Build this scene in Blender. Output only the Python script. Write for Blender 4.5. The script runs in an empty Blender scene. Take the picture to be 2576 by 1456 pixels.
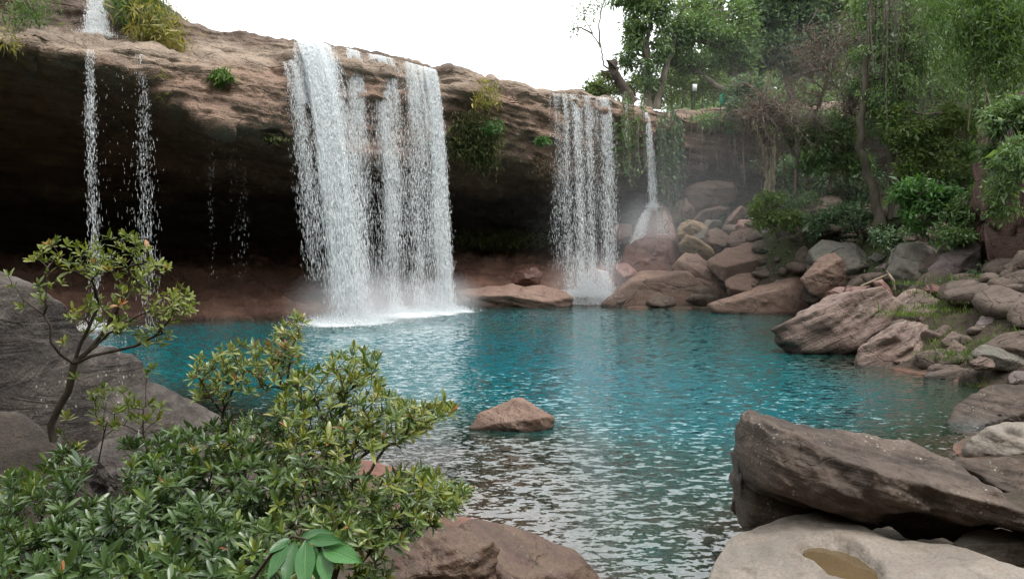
import bpy, bmesh, math, random
import numpy as np
from mathutils import Vector, Matrix

# ---------------------------------------------------------------- camera, sky, sun, exposure
SC = bpy.context.scene
COL = SC.collection
W, H, F, CX, CY = 2575.0, 1456.0, 2060.0, 1287.5, 728.0     # layout units used for sight lines
CAMZ = 4.5
PITCH = math.atan((728 - 566) / F)
cam_d = bpy.data.cameras.new('camera')
cam_d.sensor_width = 36.0
cam_d.lens = 36.0 * F / W
cam_d.clip_start = 0.05
cam_d.clip_end = 2000
cam = bpy.data.objects.new('camera', cam_d)
cam.location = (0, 0, CAMZ)
cam.rotation_euler = (math.pi / 2 - PITCH, 0, 0)
COL.objects.link(cam)
SC.camera = cam

SUN_EL, SUN_AZ = 68.0, 120.0       # azimuth measured from +Y clockwise
world = bpy.data.worlds.new('World')
SC.world = world
world.use_nodes = True
wn = world.node_tree
wn.nodes.clear()
sky = wn.nodes.new('ShaderNodeTexSky')
sky.sky_type = 'NISHITA'
sky.sun_disc = False
sky.sun_elevation = math.radians(SUN_EL)
sky.sun_rotation = math.radians(SUN_AZ)
sky.air_density = 1.0
sky.dust_density = 6.0
sky.ozone_density = 1.0
hs = wn.nodes.new('ShaderNodeHueSaturation')
hs.inputs['Saturation'].default_value = 0.08
mixw = wn.nodes.new('ShaderNodeMix')
mixw.data_type = 'RGBA'
mixw.inputs[0].default_value = 0.7
mixw.inputs[7].default_value = (13.0, 13.4, 13.6, 1)       # the closed white cloud deck
bg = wn.nodes.new('ShaderNodeBackground')
bg.inputs['Strength'].default_value = 0.095
wo = wn.nodes.new('ShaderNodeOutputWorld')
wn.links.new(sky.outputs[0], hs.inputs['Color'])
wn.links.new(hs.outputs[0], mixw.inputs[6])
wn.links.new(mixw.outputs[2], bg.inputs['Color'])
wn.links.new(bg.outputs[0], wo.inputs['Surface'])

sun_d = bpy.data.lights.new('sun', 'SUN')
sun_d.energy = 1.5
sun_d.angle = math.radians(14)
sun_d.color = (1.0, 0.97, 0.92)
sun = bpy.data.objects.new('sun', sun_d)
COL.objects.link(sun)
_az, _el = math.radians(SUN_AZ), math.radians(SUN_EL)
_d = Vector((math.sin(_az) * math.cos(_el), math.cos(_az) * math.cos(_el), math.sin(_el)))
sun.rotation_euler = _d.to_track_quat('Z', 'Y').to_euler()
sun.location = _d * 60

SC.view_settings.view_transform = 'Standard'
SC.view_settings.look = 'None'
SC.view_settings.exposure = 1.05
SC.view_settings.gamma = 1.0
SC.view_settings.use_curve_mapping = False
SC.render.engine = 'CYCLES'
SC.cycles.use_denoising = True
SC.cycles.max_bounces = 7
SC.cycles.diffuse_bounces = 4
SC.cycles.glossy_bounces = 3
SC.cycles.transmission_bounces = 4
SC.cycles.transparent_max_bounces = 20
SC.cycles.volume_bounces = 1
SC.cycles.caustics_reflective = False
SC.cycles.caustics_refractive = False
SC.cycles.sample_clamp_indirect = 6.0

rng = np.random.default_rng(7)
random.seed(7)
UP = np.array([0, math.sin(PITCH), math.cos(PITCH)])
FW = np.array([0, math.cos(PITCH), -math.sin(PITCH)])
CAMP = np.array([0, 0, CAMZ])

def ray(x, y):
    x = np.asarray(x, float); y = np.asarray(y, float)
    a = (x - CX) / F; b = (CY - y) / F
    d = a[..., None] * np.array([1.0, 0, 0]) + b[..., None] * UP + FW
    return d

def P(x, y, Y):
    d = ray(x, y)
    t = np.asarray(Y, float) / d[..., 1]
    return CAMP + d * t[..., None]

def G(x, y, z=0.0):
    d = ray(x, y)
    t = (z - CAMZ) / d[..., 2]
    return CAMP + d * t[..., None]

# ---------------------------------------------------------------- numeric noise
def _h(ix, iy, iz, s):
    h = (ix.astype(np.int64) * 374761393 + iy.astype(np.int64) * 668265263 + iz.astype(np.int64) * 2147483647 + s * 974634) & 0xffffffff
    h = ((h ^ (h >> 13)) * 1274126177) & 0xffffffff
    h = ((h ^ (h >> 15)) * 2246822519) & 0xffffffff
    return ((h ^ (h >> 16)) & 0xffffff) / float(0x7fffff) - 1.0

def vn(p, s=0):
    p = np.asarray(p, float)
    i = np.floor(p).astype(np.int64); f = p - i
    u = f * f * f * (f * (f * 6 - 15) + 10)
    r = 0
    for dx in (0, 1):
        wx = u[..., 0] if dx else 1 - u[..., 0]
        for dy in (0, 1):
            wy = u[..., 1] if dy else 1 - u[..., 1]
            for dz in (0, 1):
                wz = u[..., 2] if dz else 1 - u[..., 2]
                r = r + wx * wy * wz * _h(i[..., 0] + dx, i[..., 1] + dy, i[..., 2] + dz, s)
    return r

def fbm(p, o=4, s=0, g=0.5, l=2.03):
    a, r, p = 1.0, 0, np.asarray(p, float)
    for k in range(o):
        r = r + a * vn(p, s + k * 17); a *= g; p = p * l + 3.7
    return r

def ridge(p, o=3, s=0):
    a, r, p = 1.0, 0, np.asarray(p, float)
    for k in range(o):
        r = r + a * (1 - 2 * np.abs(vn(p, s + k * 13))); a *= 0.5; p = p * 2.1 + 1.3
    return r

def smooth01(x, a, b):
    t = np.clip((x - a) / (b - a), 0, 1)
    return t * t * (3 - 2 * t)

# ---------------------------------------------------------------- mesh helpers
def mesh_np(name, v, f, attrs=None, smooth=True, mat=None):
    v = np.ascontiguousarray(v, np.float32); f = np.ascontiguousarray(f, np.int32)
    k = f.shape[1]
    me = bpy.data.meshes.new(name)
    me.vertices.add(len(v)); me.vertices.foreach_set('co', v.ravel())
    me.loops.add(f.size); me.loops.foreach_set('vertex_index', f.ravel())
    me.polygons.add(len(f))
    me.polygons.foreach_set('loop_start', np.arange(0, f.size, k, dtype=np.int32))
    me.polygons.foreach_set('loop_total', np.full(len(f), k, np.int32))
    if smooth:
        me.polygons.foreach_set('use_smooth', np.ones(len(f), bool))
    for n, a in (attrs or {}).items():
        at = me.attributes.new(n, 'FLOAT', 'POINT')
        at.data.foreach_set('value', np.ascontiguousarray(a, np.float32))
    me.update(calc_edges=True)
    if mat is not None:
        me.materials.append(mat)
    return me

def add(name, me, parent=None, label=None, cat=None, group=None, kind=None, loc=None):
    o = bpy.data.objects.new(name, me)
    COL.objects.link(o)
    if parent is not None:
        o.parent = parent
    if loc is not None:
        o.location = loc
    for k_, v_ in (('label', label), ('category', cat), ('group', group), ('kind', kind)):
        if v_:
            o[k_] = v_
    return o

def obj_np(name, v, f, mat, attrs=None, smooth=True, parent=None, origin=None, **kw):
    v = np.asarray(v, float)
    o0 = None
    if origin is not None:
        o0 = np.asarray(origin, float)
        if parent is not None:
            o0w = o0
            v = v - o0w
            loc = o0w - np.array(parent.location)
        else:
            v = v - o0
            loc = o0
    else:
        loc = None
        if parent is not None:
            v = v - np.array(parent.location)
    return add(name, mesh_np(name, v, f, attrs, smooth, mat), parent=parent, loc=loc, **kw)

def empty(name, loc, label, cat, group=None):
    o = add(name, None, label=label, cat=cat, group=group, loc=tuple(float(c) for c in loc))
    o.empty_display_size = 0.3
    return o

def join(parts):
    """parts: list of (v, f) with equal face size -> one v, f"""
    vs, fs, n = [], [], 0
    for v, f in parts:
        vs.append(v); fs.append(np.asarray(f) + n); n += len(v)
    return np.concatenate(vs), np.concatenate(fs)

def grid_faces(nr, nc):
    i = np.arange(nr - 1)[:, None] * nc + np.arange(nc - 1)[None, :]
    i = i.ravel()
    return np.stack([i, i + 1, i + nc + 1, i + nc], 1)

def tube(pts, rad, sides=6):
    pts = np.asarray(pts, float); rad = np.broadcast_to(np.asarray(rad, float), (len(pts),))
    t = np.gradient(pts, axis=0); t /= np.linalg.norm(t, axis=1, keepdims=True) + 1e-9
    ref = np.array([0.31, 0.87, 0.38]); ref /= np.linalg.norm(ref)
    a = np.cross(t, ref); a /= np.linalg.norm(a, axis=1, keepdims=True) + 1e-9
    b = np.cross(t, a)
    th = np.arange(sides) / sides * 2 * math.pi
    v = pts[:, None] + rad[:, None, None] * (np.cos(th)[None, :, None] * a[:, None] + np.sin(th)[None, :, None] * b[:, None])
    n = len(pts)
    i = np.arange(n - 1)[:, None] * sides; j = np.arange(sides)[None, :]; j2 = (j + 1) % sides
    f = np.stack([i + j, i + j2, i + sides + j2, i + sides + j], -1).reshape(-1, 4)
    return v.reshape(-1, 3), f

def tubes(items, sides=5):
    return join([tube(p, r, sides) for p, r in items])

# ---------------------------------------------------------------- node helpers
class NT:
    def __init__(s, name):
        s.m = bpy.data.materials.new(name); s.m.use_nodes = True
        s.t = s.m.node_tree; s.t.nodes.clear()
        s.out = s.n('ShaderNodeOutputMaterial')
    def n(s, ty, **kw):
        nd = s.t.nodes.new(ty)
        for k, v in kw.items():
            setattr(nd, k, v)
        return nd
    def L(s, a, b):
        s.t.links.new(a, b)
    def val(s, sock, v):
        if hasattr(v, 'is_output') or isinstance(v, bpy.types.NodeSocket):
            s.L(v, sock)
        elif isinstance(v, (tuple, list)) and len(v) == 3 and sock.type == 'RGBA':
            sock.default_value = (*v, 1)
        else:
            sock.default_value = v
    def math(s, op, a, b=0.0, clamp=False):
        nd = s.n('ShaderNodeMath', operation=op, use_clamp=clamp)
        s.val(nd.inputs[0], a); s.val(nd.inputs[1], b)
        return nd.outputs[0]
    def mix(s, f, a, b, bt='MIX'):
        nd = s.n('ShaderNodeMix', data_type='RGBA', blend_type=bt)
        s.val(nd.inputs[0], f); s.val(nd.inputs[6], a); s.val(nd.inputs[7], b)
        return nd.outputs[2]
    def noise(s, vec, scale, detail=4.0, rough=0.55, dist=0.0):
        nd = s.n('ShaderNodeTexNoise')
        if vec is not None: s.L(vec, nd.inputs['Vector'])
        nd.inputs['Scale'].default_value = scale; nd.inputs['Detail'].default_value = detail
        nd.inputs['Roughness'].default_value = rough; nd.inputs['Distortion'].default_value = dist
        return nd.outputs[0]
    def vor(s, vec, scale, feature='F1'):
        nd = s.n('ShaderNodeTexVoronoi', feature=feature)
        if vec is not None: s.L(vec, nd.inputs['Vector'])
        nd.inputs['Scale'].default_value = scale
        return nd.outputs['Distance']
    def map(s, vec, scale=(1, 1, 1), rot=(0, 0, 0), loc=(0, 0, 0)):
        nd = s.n('ShaderNodeMapping')
        s.L(vec, nd.inputs['Vector'])
        nd.inputs['Scale'].default_value = scale; nd.inputs['Rotation'].default_value = rot
        nd.inputs['Location'].default_value = loc
        return nd.outputs[0]
    def ramp(s, f, a, b, ca=(0, 0, 0), cb=(1, 1, 1)):
        nd = s.n('ShaderNodeValToRGB')
        s.L(f, nd.inputs[0])
        e = nd.color_ramp.elements
        e[0].position = a; e[1].position = b
        e[0].color = (*ca, 1); e[1].color = (*cb, 1)
        return nd.outputs[0]
    def ramps(s, f, stops):
        nd = s.n('ShaderNodeValToRGB')
        s.L(f, nd.inputs[0])
        e = nd.color_ramp.elements
        while len(e) < len(stops):
            e.new(0.5)
        for k, (p, c) in enumerate(stops):
            e[k].position = p; e[k].color = (*c, 1)
        return nd.outputs[0]
    def attr(s, name):
        nd = s.n('ShaderNodeAttribute'); nd.attribute_name = name
        return nd.outputs['Fac']
    def bump(s, h, strength=0.4, dist=0.1, normal=None):
        nd = s.n('ShaderNodeBump')
        s.L(h, nd.inputs['Height'])
        nd.inputs['Strength'].default_value = strength; nd.inputs['Distance'].default_value = dist
        if normal is not None: s.L(normal, nd.inputs['Normal'])
        return nd.outputs[0]
    def prin(s, col, rough=0.8, normal=None, spec=0.3):
        nd = s.n('ShaderNodeBsdfPrincipled')
        s.val(nd.inputs['Base Color'], col); s.val(nd.inputs['Roughness'], rough)
        s.val(nd.inputs['Specular IOR Level'], spec)
        if normal is not None: s.L(normal, nd.inputs['Normal'])
        return nd
    def surf(s, sh):
        s.L(sh, s.out.inputs['Surface'])
        return s.m

def rock_mat(name, c1, c2, c3, sc=1.0, bed=(0, 0, 0), strata=0.5, lichen=0.0, moss=0.0, rough=0.8, relief=0.1,
             mosscol=(0.05, 0.075, 0.02), lichcol=(0.5, 0.48, 0.42), spot=14.0, layers=None, cracks=1.0):
    """sc: texture features per metre; bed: euler tilt of the bedding; relief: bump height in metres"""
    t = NT(name)
    tc = t.n('ShaderNodeTexCoord'); oi = t.n('ShaderNodeObjectInfo')
    off = t.n('ShaderNodeVectorMath', operation='ADD')
    sep = t.n('ShaderNodeCombineXYZ')
    r = t.math('MULTIPLY', oi.outputs['Random'], 37.0)
    t.L(r, sep.inputs[0]); t.L(r, sep.inputs[1]); t.L(r, sep.inputs[2])
    t.L(tc.outputs['Object'], off.inputs[0]); t.L(sep.outputs[0], off.inputs[1])
    vec = off.outputs[0]
    n1 = t.noise(vec, 0.9 * sc, 3, 0.6, 0.4)
    n2 = t.noise(vec, 3.5 * sc, 4, 0.65, 0.3)
    sv = t.map(t.map(vec, (1, 1, 1), (bed[0], -bed[1], bed[2])), (0.5 * sc, 0.5 * sc, 3.6 * sc))
    n3 = t.noise(sv, 1.0, 4, 0.6, 1.2)
    col = t.mix(t.ramp(n1, 0.35, 0.65), c1, c2)
    col = t.mix(t.math('MULTIPLY', t.ramp(n2, 0.45, 0.72), 0.65), col, c3)
    if layers:                          # bands by height in metres: rock beds, and cave shade put into the colour
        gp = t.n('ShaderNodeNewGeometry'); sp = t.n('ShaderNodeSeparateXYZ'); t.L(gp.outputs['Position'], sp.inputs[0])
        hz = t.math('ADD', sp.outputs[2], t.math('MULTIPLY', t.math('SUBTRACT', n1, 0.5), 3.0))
        for z0, z1, lc, amt in layers:  # below z0 the band takes over
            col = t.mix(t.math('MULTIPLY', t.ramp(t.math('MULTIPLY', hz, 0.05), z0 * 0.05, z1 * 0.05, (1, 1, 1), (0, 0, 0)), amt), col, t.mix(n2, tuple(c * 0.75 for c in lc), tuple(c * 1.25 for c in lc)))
    sm = t.ramp(n3, 0.36, 0.56)
    col = t.mix(strata, col, t.mix(sm, (0.42, 0.40, 0.38), (1.12, 1.1, 1.08)), 'MULTIPLY')
    fine = t.noise(vec, 22 * sc, 2, 0.75)
    ff = t.ramp(fine, 0.3, 0.7, (0.78, 0.78, 0.78), (1.2, 1.2, 1.2))
    col = t.mix(1.0, col, ff, 'MULTIPLY')
    dv = t.n('ShaderNodeVectorMath', operation='ADD'); nv = t.n('ShaderNodeTexNoise'); t.L(vec, nv.inputs['Vector']); nv.inputs['Scale'].default_value = 2.0 * sc
    t.L(t.map(vec, (1, 1, 1.6), (0.3, -bed[1], 0)), dv.inputs[0]); t.L(t.map(nv.outputs['Color'], (0.5 / sc,) * 3), dv.inputs[1])
    ve = t.n('ShaderNodeTexVoronoi', feature='DISTANCE_TO_EDGE'); t.L(dv.outputs[0], ve.inputs['Vector']); ve.inputs['Scale'].default_value = 0.9 * sc
    crack = t.math('MULTIPLY', t.ramp(ve.outputs['Distance'], 0.0, 0.028, (1, 1, 1), (0, 0, 0)), t.ramp(n2, 0.42, 0.6))
    col = t.mix(t.math('MULTIPLY', crack, 0.8 * cracks), col, (0.02, 0.016, 0.013))
    # per-boulder tone
    tone = t.math('ADD', t.math('MULTIPLY', oi.outputs['Random'], 0.45), 0.78)
    cc = t.n('ShaderNodeCombineColor')
    for k in range(3): t.L(tone, cc.inputs[k])
    col = t.mix(1.0, col, cc.outputs[0], 'MULTIPLY')
    if lichen > 0:
        v = t.vor(vec, spot * sc)
        spots = t.ramp(v, 0.16, 0.26, (1, 1, 1), (0, 0, 0))
        reg = t.ramp(t.noise(vec, 0.9 * sc, 4, 0.7), 0.5, 0.66)
        reg2 = t.ramp(t.noise(vec, 6.0 * sc, 3, 0.6), 0.45, 0.6)
        f = t.math('MULTIPLY', t.math('MULTIPLY', t.math('MULTIPLY', spots, reg), reg2), lichen)
        col = t.mix(f, col, lichcol)
    geo = t.n('ShaderNodeNewGeometry')
    if moss > 0:
        sx = t.n('ShaderNodeSeparateXYZ'); t.L(geo.outputs['Normal'], sx.inputs[0])
        mz = t.math('MULTIPLY', t.math('ADD', sx.outputs[2], t.math('MULTIPLY', n1, 1.2)), 1.0)
        mf = t.ramp(mz, 1.0, 1.35)
        mn = t.ramp(t.noise(vec, 7 * sc, 4, 0.7), 0.3, 0.7)
        col = t.mix(t.math('MULTIPLY', t.math('MULTIPLY', mf, mn), moss), col, mosscol)
    gw = t.n('ShaderNodeSeparateXYZ'); t.L(geo.outputs['Position'], gw.inputs[0])
    wet = t.ramp(t.math('ADD', gw.outputs[2], t.math('MULTIPLY', n2, 0.25)), 0.16, 0.34, (1, 1, 1), (0, 0, 0))    # splashed rock at the waterline
    col = t.mix(t.math('MULTIPLY', wet, 0.55), col, (0.02, 0.016, 0.013))
    hgt = t.math('ADD', t.math('ADD', t.math('MULTIPLY', n2, 0.55), t.math('MULTIPLY', n3, 0.9 * strata)),
                 t.math('SUBTRACT', t.math('MULTIPLY', fine, 0.25), t.math('MULTIPLY', crack, 0.5 * cracks)))
    nb = t.bump(hgt, 0.9, relief)
    rr = t.math('SUBTRACT', t.math('ADD', t.math('MULTIPLY', n2, 0.25), rough - 0.12), t.math('MULTIPLY', wet, 0.4))
    return t.surf(t.prin(col, rr, nb, 0.35).outputs[0])

def leaf_mat(name, stops, trans=0.35, rough=0.45, spec=0.4):
    """stops: [(pos, colour)] along a per-leaf random value"""
    t = NT(name)
    col = t.ramps(t.attr('rnd'), stops)
    geo = t.n('ShaderNodeNewGeometry')
    p = t.prin(col, rough, None, spec)
    tr = t.n('ShaderNodeBsdfTranslucent')
    t.L(t.mix(1.0, col, (1.25, 1.3, 0.6), 'MULTIPLY'), tr.inputs['Color'])
    m = t.n('ShaderNodeMixShader'); m.inputs[0].default_value = trans
    t.L(p.outputs[0], m.inputs[1]); t.L(tr.outputs[0], m.inputs[2])
    return t.surf(m.outputs[0])

def bark_mat(name, c1, c2, sc=6.0, relief=0.02):
    t = NT(name)
    tc = t.n('ShaderNodeTexCoord')
    v = t.map(tc.outputs['Object'], (sc, sc, sc * 0.3))
    n = t.noise(v, 1.0, 5, 0.65)
    n2 = t.noise(tc.outputs['Object'], sc * 0.4, 3, 0.6)
    col = t.mix(t.ramp(n, 0.35, 0.65), c1, c2)
    col = t.mix(t.math('MULTIPLY', t.ramp(n2, 0.5, 0.7), 0.5), col, (0.05, 0.06, 0.03))
    return t.surf(t.prin(col, 0.85, t.bump(n, 0.6, relief), 0.2).outputs[0])

# ---------------------------------------------------------------- materials of the setting
M = {}
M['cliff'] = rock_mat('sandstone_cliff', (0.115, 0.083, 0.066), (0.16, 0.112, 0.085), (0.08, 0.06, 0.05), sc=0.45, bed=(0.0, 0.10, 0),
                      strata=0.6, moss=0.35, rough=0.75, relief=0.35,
                      layers=[(12.6, 13.4, (0.32, 0.25, 0.19), 0.72), (11.0, 12.0, (0.235, 0.15, 0.108), 0.8), (5.8, 7.0, (0.05, 0.043, 0.038), 0.95), (2.2, 3.4, (0.19, 0.10, 0.07), 0.9)], cracks=0.35)  # the near-black band stands in for the shade inside the cave
M['far'] = rock_mat('brown_boulder', (0.15, 0.094, 0.072), (0.19, 0.126, 0.098), (0.1, 0.068, 0.056), sc=0.55, bed=(0.3, 0.35, 0),
                    strata=0.25, moss=0.0, rough=0.75, relief=0.12, cracks=0.7)
M['red'] = rock_mat('red_wet_boulder', (0.155, 0.078, 0.063), (0.2, 0.108, 0.086), (0.11, 0.06, 0.05), sc=0.7, bed=(0.2, 0.5, 0), strata=0.2, rough=0.5, relief=0.1)
M['tan'] = rock_mat('tan_boulder', (0.25, 0.175, 0.1), (0.2, 0.14, 0.09), (0.13, 0.09, 0.06), sc=0.9, bed=(0.5, 0.5, 0), strata=0.7, rough=0.8, relief=0.12)
M['grey'] = rock_mat('grey_green_boulder', (0.115, 0.108, 0.093), (0.15, 0.13, 0.112), (0.085, 0.088, 0.066), sc=0.6, bed=(0.3, -0.4, 0), strata=0.3,
                     moss=0.7, rough=0.85, relief=0.12)
M['purple'] = rock_mat('purple_grey_boulder', (0.135, 0.105, 0.102), (0.175, 0.138, 0.13), (0.1, 0.078, 0.077), sc=0.8, bed=(0.2, -0.6, 0), strata=0.3,
                       lichen=0.25, moss=0.25, rough=0.85, relief=0.1, spot=8)
M['slab'] = rock_mat('layered_slab', (0.145, 0.1, 0.084), (0.19, 0.145, 0.124), (0.1, 0.066, 0.056), sc=0.9, bed=(0.25, -0.42, 0), strata=0.75,
                     lichen=0.5, moss=0.15, rough=0.85, relief=0.14, spot=7, cracks=0.5)
M['bank'] = rock_mat('bank_stone', (0.115, 0.084, 0.068), (0.15, 0.112, 0.09), (0.085, 0.066, 0.053), sc=1.1, bed=(0.3, -0.35, 0), strata=0.45,
                     lichen=0.35, moss=0.55, rough=0.85, relief=0.08, spot=8)
M['near'] = rock_mat('weathered_boulder', (0.046, 0.033, 0.026), (0.084, 0.062, 0.048), (0.032, 0.023, 0.018), sc=1.2, bed=(0.12, 0.26, 0), strata=0.85,
                     lichen=0.85, rough=0.8, relief=0.06, spot=12, cracks=0.35)
M['pale'] = rock_mat('pale_flat_rock', (0.1373, 0.1193, 0.1011), (0.1734, 0.1481, 0.1228), (0.1300, 0.1011, 0.0795), sc=1.2, bed=(0.1, 0.25, 0), strata=0.3,
                     lichen=0.15, rough=0.7, relief=0.04, spot=18, cracks=0.3)
M['poolrock'] = rock_mat('wet_brown_rock', (0.15, 0.085, 0.06), (0.2, 0.125, 0.09), (0.105, 0.065, 0.05), sc=1.4, bed=(0.3, 0.5, 0), strata=0.35,
                         lichen=0.3, rough=0.55, relief=0.06, spot=10, cracks=0.4)
M['left'] = rock_mat('grey_ridge_rock', (0.032, 0.025, 0.022), (0.08, 0.068, 0.061), (0.016, 0.013, 0.0115), sc=0.8, bed=(0.1, 0.52, 0), strata=1.0,
                     lichen=0.8, rough=0.85, relief=0.10, spot=12, cracks=0.1)
M['dark'] = rock_mat('dark_brown_rock', (0.0326, 0.0245, 0.0201), (0.0462, 0.0338, 0.0272), (0.0707, 0.0571, 0.0408), sc=2.2, bed=(0.1, 0.2, 0), strata=0.4,
                     lichen=0.5, moss=0.2, rough=0.85, relief=0.05, spot=12, cracks=0.2)
M['wetband'] = rock_mat('brown_yellow_banded_rock', (0.062, 0.034, 0.025), (0.088, 0.052, 0.037), (0.105, 0.078, 0.044), sc=1.6, bed=(0.35, 0.55, 0.3), strata=0.55,
                        lichen=0.6, rough=0.6, relief=0.06, spot=12, cracks=0.3)
M['redcliff'] = rock_mat('red_earth_cliff', (0.0960, 0.0510, 0.0390), (0.1260, 0.0780, 0.0600), (0.0660, 0.0390, 0.0330), sc=0.8, bed=(0.1, 0.1, 0), strata=0.4, moss=0.3, relief=0.2, cracks=0.3)

def ground_mat():
    t = NT('earth_and_litter')
    g = t.n('ShaderNodeNewGeometry'); v = g.outputs['Position']
    n1 = t.noise(v, 0.25, 5, 0.6); n2 = t.noise(v, 2.5, 6, 0.7); n3 = t.noise(v, 9, 4, 0.7)
    col = t.mix(t.ramp(n2, 0.35, 0.65), (0.032, 0.024, 0.018), (0.06, 0.046, 0.034))
    col = t.mix(t.math('MULTIPLY', t.ramp(n3, 0.5, 0.7), 0.6), col, (0.085, 0.066, 0.046))
    sx = t.n('ShaderNodeSeparateXYZ'); t.L(v, sx.inputs[0])
    above = t.ramp(t.math('ADD', sx.outputs[2], t.math('MULTIPLY', n1, 2.0)), 0.9, 1.0)
    above = t.ramp(t.math('MULTIPLY', t.math('ADD', sx.outputs[2], t.math('MULTIPLY', n1, 3.0)), 0.1), 0.3, 0.45)
    col = t.mix(t.math('MULTIPLY', t.math('MULTIPLY', above, t.ramp(n1, 0.42, 0.6)), 0.75), col, (0.05, 0.075, 0.025))
    # submerged reddish sandstone shelf
    sub = t.ramp(t.math('ADD', t.math('MULTIPLY', sx.outputs[2], 1.0), 0.5), 0.45, 0.6, (1, 1, 1), (0, 0, 0))
    bedc = t.mix(t.ramp(t.noise(v, 0.55, 5, 0.6), 0.4, 0.6), (0.10, 0.078, 0.055), (0.24, 0.115, 0.088))
    bedc = t.mix(t.math('MULTIPLY', t.ramp(n2, 0.5, 0.65), 0.6), bedc, (0.04, 0.035, 0.028))
    col = t.mix(sub, col, bedc)
    hgt = t.math('ADD', n2, t.math('MULTIPLY', n3, 0.4))
    return t.surf(t.prin(col, 0.9, t.bump(hgt, 0.8, 0.12), 0.2).outputs[0])
M['ground'] = ground_mat()

# ---------------------------------------------------------------- the ground: one sheet with the pool basin in it
ctl = []
def cg(pairs, z):
    for x, y in pairs:
        q = G(x, y, 0.0); ctl.append((q[0], q[1], z))
def cp(tri):
    for x, y, Y in tri:
        ctl.append(tuple(P(x, y, Y)))
cg([(150, 850), (300, 812), (500, 803), (700, 797), (900, 790), (1050, 778), (1150, 771), (1300, 767), (1420, 764), (1540, 770), (1700, 774), (1820, 776),
    (1950, 786), (2035, 800), (2060, 840), (2110, 866), (2190, 895), (2320, 940), (2440, 968), (2570, 992), (2500, 1060), (2420, 1120), (2290, 1180),
    (1920, 1310), (1830, 1420), (1490, 1456), (1400, 1390), (1190, 1310), (640, 1090), (470, 1020)], 0.0)
cg([(1000, 1250), (1100, 1200)], -0.1)
cg([(1250, 1200), (1180, 1260), (1300, 1270)], -0.12)
cg([(1400, 1130), (1150, 1090), (1500, 1300), (1300, 1100)], -0.35)
cg([(1650, 1200), (1650, 1400), (1800, 1250)], -0.6)
cg([(2250, 1060), (2350, 1010), (2100, 920), (1950, 840)], -0.5)
cg([(1300, 1000), (1600, 1080), (900, 980), (2050, 1000), (1850, 880)], -1.6)
cg([(1300, 900), (1000, 860), (700, 850), (500, 870), (1600, 850), (1750, 920), (1500, 950), (800, 920), (350, 850), (1100, 810)], -3.2)
cp([(1600, 700, 47.5), (1700, 655, 49), (1800, 615, 49), (1930, 530, 46.5), (2000, 630, 43), (2100, 680, 42), (2210, 580, 40.5), (2300, 600, 38), (2420, 640, 36),
    (2500, 685, 32), (2575, 690, 30.5), (2575, 725, 27), (2450, 745, 28), (2350, 805, 27), (2450, 860, 25), (2575, 870, 23), (2250, 765, 35), (2150, 750, 38),
    (2010, 780, 42), (2900, 650, 30), (2900, 800, 22), (3300, 560, 25), (1850, 715, 45), (1700, 745, 46)])
ctl += [(-20, 50, 0.3), (-10, 50, 0.3), (0, 52, 0.3), (-35, 48, 0.5), (-60, 80, 12), (-20, 82, 11), (10, 78, 10.5), (25, 66, 10.5), (38, 62, 12), (55, 45, 15), (62, 30, 14),
        (0, 140, 11), (45, 100, 26), (70, 70, 30), (-80, 120, 12), (100, 140, 40), (0, 220, 10), (-150, 220, 10), (150, 220, 40),
        (0, 0, 2.9), (-2.2, 4, 2.3), (1.5, 4, 1.7), (0, 7.0, 0.25), (2, 7.2, -0.1), (3, 6, 0.3), (-2, 9, 0.35), (-4, 10, 0.8), (-5, 6, 2.3), (-8, 10, 2.2), (-9, 16, 0.4),
        (-13, 22, 0.5), (-20, 32, 0.4), (-28, 22, 5), (6, 6, 0.6), (8, 9, 0.5), (10, 5, 2), (11.5, 14, 0.6), (15, 18, 0.7), (20, 20, 2.5),
        (0, -6, 4.5), (0, -14, 13), (-22, -8, 12), (22, -8, 12), (0, -30, 36), (-30, -30, 38), (30, -30, 38), (0, -60, 56), (-60, -40, 48), (60, -40, 48), (75, 5, 34), (-70, 10, 32), (-60, 42, 24), (0, -120, 60),  # unseen hill behind and beside the camera, raised to block low sky light
        (-150, -100, 60), (150, -100, 60), (-150, 60, 34)]
ctl = np.array(ctl)
_A = np.sqrt(((ctl[:, None, :2] - ctl[None, :, :2]) ** 2).sum(-1) + 0.04)
_n = len(ctl)
_S = np.zeros((_n + 3, _n + 3)); _S[:_n, :_n] = _A - 0.02 * np.eye(_n); _S[:_n, _n] = 1; _S[:_n, _n + 1:] = ctl[:, :2]; _S[_n:, :_n] = _S[:_n, _n:].T
_w = np.linalg.solve(_S, np.concatenate([ctl[:, 2], [0, 0, 0]]))
def tz0(x, y):
    x = np.asarray(x, float); y = np.asarray(y, float)
    sh = x.shape; x = x.ravel(); y = y.ravel(); r = np.empty(len(x))
    for i in range(0, len(x), 20000):
        a, b = x[i:i + 20000], y[i:i + 20000]
        r[i:i + 20000] = np.sqrt((a[:, None] - ctl[:, 0]) ** 2 + (b[:, None] - ctl[:, 1]) ** 2 + 0.04) @ _w[:_n] + _w[_n] + a * _w[_n + 1] + b * _w[_n + 2]
    return r.reshape(sh)
def tz(x, y):
    x = np.asarray(x, float); y = np.asarray(y, float)
    z = tz0(x, y)
    p = np.stack([x, y, x * 0], -1)
    amp = 0.10 + 0.35 * smooth01(z, 0.6, 3)
    return z + amp * fbm(p * 0.6, 4, 5) * 0.7

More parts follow.
